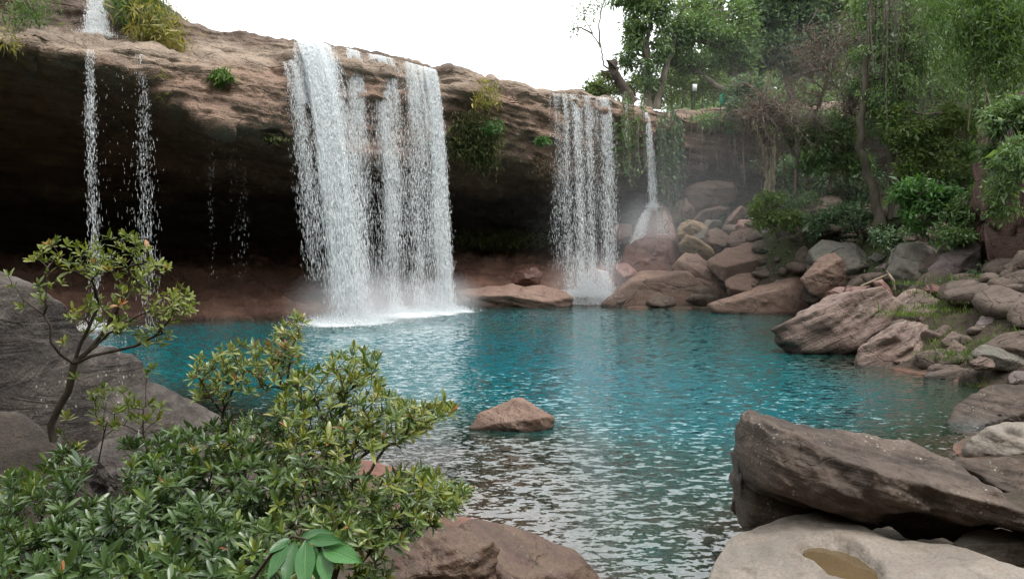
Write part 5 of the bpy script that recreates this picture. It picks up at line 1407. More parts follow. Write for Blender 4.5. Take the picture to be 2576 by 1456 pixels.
def bamboo(name, label, culms, leafm, seed, ln=0.32, per=240, group=None, droop=0.8, spread=0.5, rc=0.03):
    """arching culms with narrow hanging leaves"""
    r = np.random.default_rng(seed)
    e = empty(name, P(*culms[0][0]), label, 'bamboo', group)
    it, cs, base = [], [], []
    for cu in culms:
        pts = np.array([P(*q) for q in cu])
        tt = np.linspace(0, len(pts) - 1, 14)
        p = np.stack([np.interp(tt, np.arange(len(pts)), pts[:, k]) for k in range(3)], 1)
        it.append((p, np.linspace(rc, rc * 0.3, 14)))
        t = r.uniform(0.2, 1, per) ** 0.8
        g = np.stack([np.interp(t * (13), np.arange(14), p[:, k]) for k in range(3)], 1)
        g = g + r.normal(0, 1, (per, 3)) * spread * (0.3 + 0.7 * np.sin(np.pi * t))[:, None]
        cs.append(g); base.append(np.full(per, r.uniform(0.2, 0.8)))
    for it_ in it:
        v, f = tube(*it_, 5)
        obj_np('culm', v, f, M['bk_pale'], parent=e)
    c = np.concatenate(cs); b = np.concatenate(base)
    d = r.normal(0, 0.7, c.shape); d[:, 2] -= droop
    L = ln * np.exp(r.normal(0, 0.25, len(c)))
    v, f = cards(c, d, L, L * 0.16, r, 0.04)
    obj_np('leaves', v, f, M[leafm], attrs={'rnd': np.repeat(np.clip(b + r.normal(0, 0.2, len(c)), 0, 1), 4)}, parent=e, smooth=False, kind='stuff')
    return e
r = np.random.default_rng(400)
bamboo('bamboo', 'bright green feathery bamboo filling the upper corner', [[(2440 + 20 * k + r.uniform(-10, 10), 330, 37 + r.uniform(-2, 3)), (2430 + 17 * k + r.uniform(-20, 20), 180, 38), (2400 + 20 * k + r.uniform(-50, 50), 40 + r.uniform(-60, 60), 38), (2370 + 20 * k + r.uniform(-60, 60), -10 + r.uniform(-60, 160), 37.5)] for k in range(12)], 'lf_bamboo', 401, per=700, spread=0.9, ln=0.36)
bamboo('bamboo', 'darker bamboo standing behind the bright feathery one', [[(2350 + 22 * k, 330, 44), (2345 + 22 * k, 150, 44), (2330 + 24 * k + r.uniform(-30, 30), -20, 44)] for k in range(10)], 'lf_mid', 402, per=500, spread=1.1, ln=0.4)
# bamboo sprays on the cliff
bamboo('bamboo', 'spreading clump of green and yellow bamboo over the ledge by the thin waterfall', [[(300 + r.uniform(-20, 40), 10 + r.uniform(-8, 14), 38.6), (330 + 9 * k, 0 + 5 * k, 37.8), (350 + 9 * k + r.uniform(-15, 15), 40 + 5 * k, 37), (345 + 10 * k + r.uniform(-25, 25), 75 + 4 * k + r.uniform(-20, 20), 36.6)] for k in range(11)],
       'lf_yellow', 403, per=110, spread=0.42, ln=0.42, rc=0.02)
bamboo('bamboo', 'deep green bamboo behind the yellow clump at the top of the cliff', [[(270 + 15 * k, 30, 38.6), (285 + 14 * k, -5, 38.2), (310 + 12 * k + r.uniform(-15, 15), 50, 37.4)] for k in range(9)], 'lf_bamboo', 404, per=110, spread=0.4, ln=0.4, rc=0.02)
bamboo('bamboo', 'hanging yellow bamboo spray on the cliff right of the main waterfall', [[(1225, 210, 44.2), (1225 + 8 * k, 208, 43.6), (1215 + 8 * k, 240, 43.2), (1212 + 9 * k, 262, 43)] for k in range(-2, 5)], 'lf_yellow', 405, per=34, spread=0.22, ln=0.42, rc=0.012)
bamboo('bamboo', 'bright green leaf spray in the mossy patch right of the main waterfall', [[(1235, 340, 44), (1240 + 8 * k, 310, 43.5), (1240 + 10 * k, 325, 43.2)] for k in range(-2, 3)], 'lf_bright', 406, per=24, spread=0.2, ln=0.4, rc=0.012)
bamboo('bamboo', 'bamboo fringe hanging at the top edge of the cliff left of the thin waterfall', [[(20 + 12 * k, 0, 36), (30 + 12 * k, 15, 35.5), (30 + 12 * k, 50, 35.2)] for k in range(8)], 'lf_bamboo', 407, per=70, spread=0.4, ln=0.3, rc=0.012)
bamboo('bamboo', 'small pale bamboo sprigs hanging at the lower cliff lip by the picture edge', [[(6, 70, 34), (12 + 8 * k, 85, 33.8), (10 + 9 * k, 110 + 4 * k, 33.6)] for k in range(5)], 'lf_yellow', 408, per=18, spread=0.22, ln=0.34, rc=0.012)
bamboo('bamboo', 'few pale leaves hanging from the cliff under the ledge', [[(405, 170, 35.6), (412, 180, 35.4), (414, 190, 35.4)], [(402, 215, 35.9), (406, 232, 35.8), (406, 250, 35.8)]], 'lf_yellow', 409, per=16, spread=0.15, ln=0.32, rc=0.01)

tree('bush', 'leafy bush with yellow green sprigs growing among the scree boulders', (1950, 570, 43),
     [(1930, 520, 43, 40, 40, 1.2), (1985, 555, 42.5, 45, 26, 0.9), (1915, 560, 43, 26, 20, .5)], 'lf_light', 'bk_grey', 114, r0=0.06, ln=0.2, per=45, ncl=22, crad=0.4, cat='bush', group='bushes on the bank')
tree('sapling', 'bright green sapling with drooping fingered leaves on the bank', (2330, 610, 35.5),
     [(2310, 480, 35.5, 55, 32, 1.5), (2370, 480, 35.5, 40, 30, 0.9), (2330, 540, 35.5, 60, 45, 1.2)], 'lf_bright', 'bk_grey', 115, r0=0.06, ln=0.26, asp=0.28, per=38, ncl=24, crad=0.32, droop=0.6, group='bushes on the bank')
tree('bush', 'low dark green undergrowth beside the red buttress', (2450, 600, 34.5),
     [(2440, 540, 34.5, 55, 40, 1.4), (2400, 590, 34, 50, 25, 0.8), (2480, 490, 35, 40, 40, 0.8)], 'lf_mid', 'bk_dark', 116, r0=0.05, ln=0.22, per=50, ncl=22, crad=0.4, cat='bush', group='bushes on the bank')
tree('bush', 'dark leafy tangle between the trunks and the mossy boulders', (2160, 600, 41),
     [(2140, 540, 41, 60, 40, 1.2), (2060, 560, 42, 40, 40, 0.8), (2240, 590, 38, 50, 30, 0.7)], 'lf_dark', 'bk_dark', 117, r0=0.05, ln=0.2, per=45, ncl=22, crad=0.45, cat='bush', group='bushes on the bank')
tree('bush', 'leafy creeper trailing over the red buttress', (2540, 330, 31),
     [(2520, 310, 31.5, 50, 40, 1.2), (2570, 280, 31, 60, 40, 1.0), (2500, 400, 32, 25, 60, 0.8), (2550, 400, 28.6, 40, 60, 0.9), (2520, 500, 29.6, 26, 50, 0.6)], 'lf_mid', 'bk_dark', 118, r0=0.05, ln=0.22, per=45, ncl=22, crad=0.45, cat='bush', droop=0.8, group='bushes on the bank')
tree('bush', 'leafy bush spread along the cliff edge under the brown twiggy tree', (2000, 300, 48.5),
     [(1940, 290, 49, 50, 22, 1), (2020, 295, 49, 50, 24, 1), (2090, 300, 48.5, 45, 24, .9)], 'lf_mid', 'bk_dark', 120, r0=0.05, ln=0.24, per=55, ncl=16, crad=0.5, cat='bush', droop=0.7, group='bushes on the bank')
tree('bush', 'drooping bush spread along the cliff edge behind the pale leaved small tree', (2300, 300, 46.5),
     [(2190, 300, 47.5, 55, 28, 1), (2280, 305, 46.5, 60, 28, 1.1), (2370, 300, 46, 60, 32, 1.1), (2460, 300, 44.5, 60, 40, 1.2)], 'lf_light', 'bk_dark', 121, r0=0.05, ln=0.24, per=55, ncl=18, crad=0.5, cat='bush', droop=0.7, group='bushes on the bank')
tree('bush', 'shadowed thicket under the dark cliff between the pale trunk and the vine trunks', (2080, 470, 47),
     [(2010, 430, 47, 60, 45, 1.1), (2100, 440, 46.5, 60, 50, 1.1), (2180, 440, 45, 40, 50, .8), (1990, 500, 45.5, 60, 25, .7)], 'lf_dark', 'bk_dark', 122, r0=0.05, ln=0.22, per=50, ncl=20, crad=0.5, cat='bush', droop=0.4, group='bushes on the bank')
tree('bush', 'leafy thicket filling the slope behind the bright green sapling', (2350, 560, 40),
     [(2300, 480, 41, 60, 50, 1), (2400, 450, 40, 60, 60, 1.2), (2460, 400, 39, 50, 60, 1)], 'lf_mid', 'bk_dark', 123, r0=0.05, ln=0.22, per=50, ncl=20, crad=0.5, cat='bush', droop=0.4, group='bushes on the bank')
tree('fern', 'fern fronds spreading from the cliff ledge below the green bin', (1800, 300, 49.6),
     [(1790, 300, 49.2, 45, 16, 1.0), (1835, 310, 49, 30, 16, 0.6)], 'lf_mid', 'bk_dark', 119, r0=0.03, ln=0.3, asp=0.25, per=26, ncl=16, crad=0.4, cat='fern', droop=0.5)

def moss_patch(name, label, spec, seed, n=2600, leafm='lf_moss', ln=0.22, cat='plant', off=0.5):
    r = np.random.default_rng(seed)
    x, y, Y, rx, ry = spec
    e = empty(name, P(x, y, Y), label, cat)
    q = r.normal(0, 0.48, (n, 2)); xs = x + q[:, 0] * rx; ys = y + q[:, 1] * ry
    c = P(xs, ys, Y + r.normal(0, 0.25, n))
    d = r.normal(0, 0.5, (n, 3)); d[:, 2] -= 0.9; d[:, 1] -= 0.4
    L = ln * np.exp(r.normal(0, 0.3, n))
    v, f = cards(c, d, L, L * 0.3, r)
    rv = np.clip(0.5 + 0.4 * vn(np.stack([xs * 0.08, ys * 0.08, xs * 0], -1), 2) + r.normal(0, 0.15, n), 0, 1)
    obj_np('fronds', v, f, M[leafm], attrs={'rnd': np.repeat(rv, 4)}, parent=e, smooth=False, kind='stuff')
moss_patch('moss_patch', 'large hanging patch of moss and fern right of the main waterfall', (1195, 350, 44.0, 62, 62), 501, 5200)
moss_patch('moss_patch', 'mossy tuft trailing into the cave right of the main waterfall', (1215, 395, 44.6, 30, 26), 502, 1500)
moss_patch('grass_tuft', 'single grass tuft growing on the cliff face left of the main waterfall', (556, 188, 36.4, 20, 14), 503, 700, 'lf_grass', 0.3)
moss_patch('moss_patch', 'green moss in the dark cave behind the second waterfall', (1260, 600, 52.5, 120, 22), 504, 2200, 'lf_moss', 0.25)
moss_patch('moss_patch', 'green fringe under the rock nose beside the main waterfall', (690, 346, 37.6, 26, 6), 505, 500, 'lf_moss', 0.2)
moss_patch('moss_patch', 'yellowish plant crust on the cliff beside the second waterfall', (1370, 420, 46.6, 34, 26), 506, 900, 'lf_brown', 0.18)
moss_patch('moss_patch', 'small green tuft on the cliff left of the second waterfall', (1365, 350, 45.6, 14, 8), 507, 260, 'lf_bright', 0.26)

# grass on the bank
def grass(name, label, spots, seed, dens=420):
    r = np.random.default_rng(seed)
    C = []
    for x, y, z, rx, ry in spots:
        g = G(x, y, z); n = int(dens * rx * ry)
        xs = g[0] + r.normal(0, 0.5, n) * rx; ys = g[1] + r.normal(0, 0.5, n) * ry
        C.append(np.stack([xs, ys, np.maximum(tz(xs, ys), z - 0.25)], 1))
    c = np.concatenate(C); n = len(c)
    d = r.normal(0, 0.4, (n, 3)); d[:, 2] = 1
    L = 0.12 * np.exp(r.normal(0, 0.4, n))
    v, f = cards(c, d, L, L * 0.10 + 0.006, r, 0.1)
    rv = np.clip(0.5 + 0.5 * vn(c * 0.9, 4) + r.normal(0, 0.2, n), 0, 1)
    obj_np(name, v, f, M['lf_grass'], attrs={'rnd': np.repeat(rv, 4)}, smooth=False, kind='stuff', label=label, cat='grass')
grass('grass', 'grass and weeds growing between the stones of the bank',
      [(2480, 725, 2.2, 2.6, 2.6), (2420, 760, 1.9, 2.0, 1.6), (2550, 740, 2.2, 2.0, 2.0), (2300, 775, 1.7, 1.6, 1.0), (2360, 840, 1.0, 0.9, 1.2), (2440, 870, 0.9, 1.2, 1.4), (2370, 880, 0.7, 0.8, 1.0), (2500, 690, 2.7, 2.0, 1.5),
       (2460, 950, 0.25, 0.5, 0.4), (2300, 700, 2.4, 1.2, 0.8), (2210, 790, 1.3, 0.8, 0.5), (2560, 850, 1.2, 1.0, 1.0), (2260, 800, 1.2, 0.7, 0.4), (2100, 755, 0.8, 0.8, 0.4)], 601)

# undergrowth and loose stones of the slope
r = np.random.default_rng(650)
n = 1500
ux = r.uniform(9, 27, n); uy = r.uniform(31, 53, n)
uz = tz(ux, uy); pxx = CX + ux / uy * F
ok = (uz > 1.9) & (pxx > 1700) & (vn(np.stack([ux * 0.35, uy * 0.35, ux * 0], -1), 9) > -0.25)
C = np.stack([ux, uy, uz + 0.15], 1)[ok]
v, f, rnd = leafcloud(C, r.uniform(0.2, 0.55, len(C)), 20, r, 0.17, 0.35, 0.1)
obj_np('undergrowth', v, f, M['lf_dark'], attrs={'rnd': rnd}, smooth=False, kind='stuff', label='dark undergrowth of ferns and creepers on the slope under the trees', cat='undergrowth')
n = 9000
ux = r.uniform(7, 26, n); uy = r.uniform(28, 53, n); uz = tz(ux, uy)
ok = uz > 0.7
c = np.stack([ux, uy, uz + 0.03], 1)[ok]; n = len(c)
d = r.normal(0, 0.6, (n, 3)); d[:, 2] *= 0.4
L = 0.16 * np.exp(r.normal(0, 0.3, n))
v, f = cards(c, d, L, L * 0.45, r)
obj_np('leaf_litter', v, f, M['lf_brown'], attrs={'rnd': np.repeat(r.uniform(0, 1, n), 4)}, smooth=False, kind='stuff', label='brown fallen leaves lying on the slope under the trees', cat='leaf litter')
v0, f0 = ICO[3]
parts = []
for k in range(900):
    x_r, y_r = r.uniform(5, 22), r.uniform(22, 50)
    z_r = float(tz(np.array([x_r]), np.array([y_r]))[0])
    if z_r < 0.05 or z_r > 5.5:
        continue
    s_ = min(0.8, math.exp(r.normal(-1.3, 0.6))); q = r.uniform(-9, 9, 3)
    nr_ = unit(r.normal(0, 1, (9, 3))); of_ = r.uniform(0.55, 1.0, 9)
    rad_ = (np.clip(v0 @ nr_.T, 0, None) / of_) ** 40
    vv = v0 * np.clip(rad_.sum(1) ** (-0.025), 0.3, 1.3)[:, None] * (1 + 0.10 * fbm(v0 * 1.5 + q, 2, 3))[:, None] * s_ * np.array([1.2, 1.0, 0.75])
    parts.append((vv + np.array([x_r, y_r, z_r + 0.1 * s_]), f0))
v, f = join(parts)
obj_np('rubble', v, f, M['bank'], kind='stuff', label='small loose stones filling the gaps of the scree and bank', cat='rubble')

# ---------------------------------------------------------------- near shrubs with rosettes of leaves
LV = np.array([[0, 0, 0], [-0.36, 0.30, 0.035], [0, 0.30, -0.015], [0.36, 0.30, 0.035], [-0.5, 0.62, 0.03], [0, 0.62, -0.03], [0.5, 0.62, 0.03], [-0.22, 0.9, -0.03], [0.22, 0.9, -0.03], [0, 1, -0.075]])
LF = np.array([[0, 2, 1], [0, 3, 2], [1, 2, 5], [1, 5, 4], [2, 3, 6], [2, 6, 5], [4, 5, 7], [5, 8, 7], [5, 6, 8], [7, 8, 9]])

def skeleton(roots, tips, r, wob=0.08, up=0.06, bias=0.35):
    """greedy branching: every tip joins the nearest grown node; returns paths and radii"""
    nodes = [np.array(q, float) for st_ in roots for q in st_]
    par, k = [], 0
    for st_ in roots:
        for i in range(len(st_)):
            link = -1
            if i == 0 and k > 0:
                dd = np.linalg.norm(np.array(nodes[:k]) - np.array(st_[0]), axis=1); link = int(np.argmin(dd)) if dd.min() < 0.03 else -1
            par.append(k - 1 if i else link); k += 1
    cnt = np.zeros(len(nodes)).tolist()
    order = np.argsort([min(np.linalg.norm(t - nodes[0]) for _ in (0,)) for t in tips])
    paths = []
    d0 = [0.0] * len(nodes)
    for i in range(len(nodes)):
        if par[i] >= 0:
            d0[i] = d0[par[i]] + np.linalg.norm(nodes[i] - nodes[par[i]])
    for ti in order:
        t = tips[ti]
        N = np.array(nodes)
        c = np.linalg.norm(N - t, axis=1) + bias * np.array(d0) + 0.5 * np.clip(N[:, 2] - t[2], 0, None)
        i = int(np.argmin(c))
        p = wpath(N[i], t, r, 5, wob, up)
        ids = [i]
        for q in p[1:]:
            nodes.append(q); par.append(ids[-1]); cnt.append(0); d0.append(d0[ids[-1]] + np.linalg.norm(q - nodes[ids[-1]])); ids.append(len(nodes) - 1)
        paths.append((ids, ti))
        j = ids[-1]
        while j >= 0:
            cnt[j] += 1; j = par[j]
    return np.array(nodes), np.array(par), np.array(cnt), paths

def shrub(name, label, roots, tips, tipdir, leafm, seed, ln=0.075, asp=0.30, nleaf=(8, 12), rtip=0.0016, group=None, cat='shrub', tone=0.4, tonevar=0.2, stemleaf=4, single=250, expo=0.42, rmax=0.03, wob=0.08, light=None, redshare=0.004):
    r = np.random.default_rng(seed)
    e = empty(name, roots[0][0], label, cat, group)
    nodes, par, cnt, paths = skeleton(roots, tips, r, wob)
    rad = np.minimum(rtip * np.maximum(cnt, 1) ** expo, rmax)
    it = [(nodes[ids], np.minimum(rad[ids], rad[ids[1]] * 1.1)) for ids, _ in paths]
    k = 0
    for s_ in roots:
        if len(s_) > 1:
            it.append((nodes[k:k + len(s_)], rad[k:k + len(s_)]))
        k += len(s_)
    v, f = tubes(it, 6)
    obj_np('branches', v, f, M['bk_dark'], parent=e)
    B, D, N, L, R = [], [], [], [], []
    for ids, ti in paths:
        ax = unit(tipdir[ti] + 0.5 * unit(nodes[ids[-1]] - nodes[ids[-2]]))
        e1 = unit(np.cross(ax, np.array([0.2, 0.5, 0.8]))); e2 = np.cross(ax, e1)
        n = r.integers(nleaf[0], nleaf[1] + 1)
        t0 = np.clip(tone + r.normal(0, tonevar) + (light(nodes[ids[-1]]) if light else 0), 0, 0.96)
        ph0 = r.uniform(0, 6.28)
        for q in range(n + stemleaf):
            ph = ph0 + q * 2.4
            if q < n:
                a = q / max(n - 1, 1); th = math.radians(14 + 52 * a + r.normal(0, 9)); bp = nodes[ids[-1]] - ax * (0.022 * a); s = 0.75 + 0.35 * a
            else:
                w = r.uniform(0.15, 0.9); bp = nodes[ids[-1]] * (1 - w) + nodes[ids[-2]] * w; th = math.radians(60 + r.normal(0, 15)); s = 0.85
            d = ax * math.cos(th) + (e1 * math.cos(ph) + e2 * math.sin(ph)) * math.sin(th)
            d = unit(d + r.normal(0, 0.12, 3) + np.array([0, 0, -0.10]))
            nr = ax - d * (ax @ d) + r.normal(0, 0.25, 3)
            B.append(bp); D.append(d); N.append(nr); L.append(ln * s * math.exp(r.normal(0, 0.24)))
            new = 0.22 if (q < 3 and q < n) else 0.0
            R.append(1.0 if r.uniform() < redshare else min(0.93, max(0.0, t0 + new * (0.5 if t0 < 0.5 else 1) + r.normal(0, 0.10))))
    B, D, N, L, R = map(np.array, (B, D, N, L, R))
    N = unit(N - D * (N * D).sum(1, keepdims=True)); Xa = np.cross(D, N)
    order = np.argsort(np.linalg.norm(B - CAMP, axis=1))
    one = np.zeros(len(B), bool)
    if single:
        vis = order[::max(1, len(order) // (single * 3))][:single]
        one[vis] = True
    wdt = asp * L * np.exp(r.normal(0, 0.12, len(L)))
    V = B[:, None] + LV[None, :, :1] * (wdt[:, None] * Xa)[:, None] + LV[None, :, 1:2] * (L[:, None] * D)[:, None] + LV[None, :, 2:] * (L[:, None] * N)[:, None]
    rest = ~one
    n = int(rest.sum())
    fv = V[rest].reshape(-1, 3); ff = (np.arange(n)[:, None, None] * 10 + LF[None]).reshape(-1, 3)
    obj_np('foliage', fv, ff, M[leafm], attrs={'rnd': np.repeat(R[rest], 10)}, parent=e, smooth=False, kind='stuff')
    if single:
        bank = []
        for q in range(8):
            lv = LV.copy(); lv[:, 0] *= asp
            bank.append(mesh_np('leaf', lv, LF, {'rnd': np.full(10, q / 7.0)}, False, M[leafm]))
        o0 = np.array(e.location)
        for i in np.nonzero(one)[0]:
            o = add('leaf', bank[int(round(R[i] * 7))], parent=e)
            m = Matrix.Identity(4)
            for c_, ax_ in enumerate((Xa[i], D[i], N[i])):
                for w_ in range(3):
                    m[w_][c_] = float(ax_[w_] * L[i])
            for w_ in range(3):
                m[w_][3] = float(B[i][w_] - o0[w_])
            o.matrix_local = m
    return e

def inpoly(x, y, poly):
    poly = np.array(poly, float); c = np.zeros(len(x), bool); j = len(poly) - 1
    for i in range(len(poly)):
        xi, yi, xj, yj = *poly[i], *poly[j]
        c ^= ((yi > y) != (yj > y)) & (x < (xj - xi) * (y - yi) / (yj - yi + 1e-9) + xi)
        j = i
    return c

def tips_in(poly, n, r, Yf, jit=0.25, mind=0):
    poly_a = np.array(poly, float)
    lo, hi = poly_a.min(0), poly_a.max(0)
    X, Yp = [], []
    tries = 0
    while len(X) < n and tries < 60000:
        tries += 1
        x, y = r.uniform(lo[0], hi[0]), r.uniform(lo[1], hi[1])
        if not inpoly(np.array([x]), np.array([y]), poly)[0]:
            continue
        if mind and X and min((np.array(X) - x) ** 2 + (np.array(Yp) - y) ** 2) < mind * mind:
            continue
        X.append(x); Yp.append(y)
    X, Yp = np.array(X), np.array(Yp)
    return P(X, Yp, Yf(X, Yp) + r.normal(0, jit, len(X)))

r = np.random.default_rng(700)
def tdir(t, c, upw=0.9, out=0.7, toward=0.25):
    d = unit(t - c) * out; d[:, 2] += upw; d[:, 1] -= toward
    return unit(d + r.normal(0, 0.22, d.shape))

GSH = 'leathery shrubs of the near shore'
# small crooked tree
ttips = np.concatenate([
    tips_in([(90, 690), (60, 640), (110, 600), (180, 610), (170, 700), (180, 760), (120, 770), (70, 730)], 18, r, lambda x, y: 4.75 + 0 * x, 0.12, 14),
    tips_in([(170, 620), (240, 590), (270, 640), (250, 720), (200, 700)], 17, r, lambda x, y: 4.8 + 0 * x, 0.12, 12),
    tips_in([(255, 640), (270, 590), (330, 585), (400, 640), (425, 680), (390, 720), (330, 760), (290, 740), (265, 700)], 40, r, lambda x, y: 4.85 + 0 * x, 0.15, 11),
    tips_in([(160, 770), (230, 740), (330, 760), (340, 840), (260, 850), (190, 830)], 22, r, lambda x, y: 4.75 + 0 * x, 0.15, 12),
    tips_in([(370, 790), (400, 740), (460, 720), (495, 770), (460, 810), (400, 810)], 24, r, lambda x, y: 4.9 + 0 * x, 0.12, 13),
    tips_in([(340, 840), (400, 815), (440, 830), (420, 870), (350, 870)], 10, r, lambda x, y: 4.85 + 0 * x, 0.1, 14),
    P(np.array([20., 55., 160., 190., 30.]), np.array([690., 770., 860., 950., 720.]), 4.7)])
tr_ = [P(*q) for q in [(135, 1110, 4.75), (128, 1070, 4.75), (150, 1020, 4.75), (172, 985, 4.75), (180, 950, 4.75), (186, 915, 4.75)]]
tb1 = [P(*q) for q in [(186, 915, 4.75), (150, 890, 4.72), (128, 860, 4.7), (128, 820, 4.7), (110, 790, 4.7), (60, 755, 4.7)]]
tb2 = [P(*q) for q in [(186, 915, 4.75), (200, 870, 4.78), (225, 820, 4.8), (250, 760, 4.8)]]
tb3 = [P(*q) for q in [(188, 912, 4.75), (230, 895, 4.8), (290, 882, 4.85), (340, 870, 4.88), (390, 845, 4.9), (430, 800, 4.9)]]
tb4 = [P(*q) for q in [(188, 912, 4.75), (225, 880, 4.8), (265, 830, 4.85), (300, 770, 4.88), (330, 700, 4.88)]]
shrub('small_tree', 'small crooked tree with rosettes of yellow green leaves growing off the dark boulder', [tr_, tb1, tb2, tb3, tb4], ttips, tdir(ttips, P(220, 820, 4.8), 0.9, 0.6), 'lf_tree', 801, ln=0.048, asp=0.33, nleaf=(6, 9),
      rtip=0.0019, cat='tree', tone=0.45, single=260, rmax=0.027, expo=0.5, stemleaf=2)
# broad dark shrub of the corner
Yb = lambda x, y: 4.35 - np.clip((y - 1080) / 400, 0, 1) * 1.25
bt = np.concatenate([
    tips_in([(60, 1230), (100, 1170), (160, 1130), (200, 1120), (230, 1160), (200, 1240), (300, 1270), (330, 1160), (300, 1120), (380, 1100), (470, 1090), (560, 1060), (690, 1050), (720, 1120), (720, 1260), (690, 1340), (450, 1330), (250, 1330), (120, 1310)], 330, r, Yb, 0.2, 9),
    tips_in([(0, 1330), (80, 1310), (250, 1310), (500, 1310), (700, 1330), (720, 1470), (0, 1480)], 250, r, Yb, 0.15, 11),
    tips_in([(0, 1200), (60, 1190), (90, 1260), (60, 1330), (0, 1330)], 18, r, Yb, 0.15, 13)])
broots = [[P(260, 1560, 3.6), P(250, 1420, 3.7), P(230, 1330, 3.9)], [P(480, 1560, 3.5), P(470, 1420, 3.7), P(450, 1320, 3.9)], [P(620, 1540, 3.7), P(600, 1400, 3.9), P(560, 1280, 4.05)], [P(100, 1560, 3.4), P(110, 1450, 3.5)]]
shrub('broad_shrub', 'broad dense shrub with dull blue green leaves filling the near corner', broots, bt, tdir(bt, P(400, 1500, 3.8), 0.9, 0.5, 0.35), 'lf_shrub', 802, ln=0.068, asp=0.24, nleaf=(8, 11), group=GSH, tone=0.34, tonevar=0.15, single=290, stemleaf=7, rmax=0.014,
      light=lambda p: 0.0)
# twiggy shrub reaching over the water
Yc = lambda x, y: 4.25 - np.clip((y - 900) / 500, 0, 1) * 0.7
ct = np.concatenate([
    tips_in([(690, 1010), (760, 930), (830, 900), (900, 872), (955, 900), (955, 960), (1010, 1010), (1060, 1040), (1050, 1090), (980, 1130), (860, 1140), (760, 1110), (700, 1080)], 235, r, Yc, 0.2, 8),
    tips_in([(1000, 1010), (1060, 1015), (1120, 1005), (1150, 1030), (1090, 1070), (1040, 1100), (1000, 1080)], 34, r, Yc, 0.12, 11),
    tips_in([(700, 1100), (850, 1130), (900, 1180), (820, 1240), (730, 1220)], 60, r, Yc, 0.2, 11),
    tips_in([(780, 1270), (850, 1220), (960, 1190), (1090, 1180), (1130, 1210), (1185, 1235), (1120, 1300), (1040, 1350), (940, 1390), (840, 1380), (770, 1330)], 200, r, Yc, 0.18, 9),
    tips_in([(690, 1200), (800, 1190), (800, 1330), (900, 1400), (760, 1456), (690, 1400)], 70, r, Yc, 0.2, 9),
    tips_in([(900, 1400), (960, 1390), (990, 1430), (960, 1470), (880, 1470)], 14, r, Yc, 0.1, 12)])
croots = [[P(760, 1520, 3.75), P(770, 1400, 3.85), P(790, 1280, 3.95), P(850, 1190, 4.0)], [P(790, 1280, 3.95), P(860, 1230, 3.95), P(960, 1195, 3.95), P(1000, 1180, 3.95)], [P(820, 1520, 3.7), P(850, 1420, 3.75), P(930, 1350, 3.8)],
          [P(850, 1190, 4.0), P(920, 1140, 4.05), P(990, 1090, 4.1), P(1060, 1060, 4.1)], [P(850, 1190, 4.0), P(830, 1110, 4.05), P(810, 1050, 4.1)]]
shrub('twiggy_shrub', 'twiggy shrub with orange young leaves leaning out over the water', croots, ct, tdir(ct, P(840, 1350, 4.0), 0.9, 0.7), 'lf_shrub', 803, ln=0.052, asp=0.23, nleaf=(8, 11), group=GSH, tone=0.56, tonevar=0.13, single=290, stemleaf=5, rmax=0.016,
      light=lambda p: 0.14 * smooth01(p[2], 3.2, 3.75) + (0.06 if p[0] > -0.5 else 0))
# slender sprigs rising over the pool
dt = np.concatenate([
    tips_in([(475, 930), (500, 900), (560, 900), (600, 960), (580, 1010), (500, 1010)], 36, r, lambda x, y: 4.5 + 0 * x, 0.12, 10),
    tips_in([(540, 900), (560, 870), (610, 860), (660, 880), (700, 930), (680, 990), (600, 990)], 48, r, lambda x, y: 4.5 + 0 * x, 0.12, 10),
    tips_in([(660, 880), (690, 850), (700, 820), (745, 790), (765, 800), (750, 870), (760, 930), (700, 950)], 44, r, lambda x, y: 4.55 + 0 * x, 0.12, 10)])
droots = [[P(560, 1300, 4.4), P(555, 1150, 4.45), P(560, 1040, 4.5)], [P(700, 1250, 4.35), P(715, 1100, 4.45), P(720, 980, 4.5), P(730, 900, 4.55)], [P(560, 1040, 4.5), P(590, 970, 4.5), P(600, 900, 4.5)], [P(560, 1040, 4.5), P(530, 1000, 4.5), P(500, 950, 4.5)]]
shrub('slender_shrub', 'slender shrub with yellow and orange tipped sprigs standing against the pool', droots, dt, tdir(dt, P(620, 1150, 4.5), 1.0, 0.5), 'lf_shrub', 804, ln=0.05, asp=0.24, nleaf=(7, 10), redshare=0.025, group=GSH, tone=0.72, tonevar=0.09, single=150, stemleaf=4, rmax=0.012)
et = np.concatenate([tips_in([(225, 975), (260, 960), (420, 1010), (430, 1060), (300, 1080), (230, 1070)], 26, r, lambda x, y: 5.0 + 0 * x, 0.1, 14), P(np.array([370., 385., 170., 150., 260.]), np.array([935., 925., 1050., 1090., 1070.]), 5.0)])
eroots = [[P(240, 1200, 5.0), P(260, 1100, 5.0), P(270, 1060, 5.0)], [P(380, 1180, 5.0), P(360, 1090, 5.0), P(360, 1030, 5.0)]]
shrub('sparse_shrub', 'sparse low sprigs growing in front of the grey ridge below the small tree', eroots, et, tdir(et, P(300, 1200, 5.0), 1.0, 0.4), 'lf_tree', 805, ln=0.058, asp=0.32, nleaf=(6, 9), group=GSH, tone=0.35, single=60, stemleaf=1, rmax=0.008)

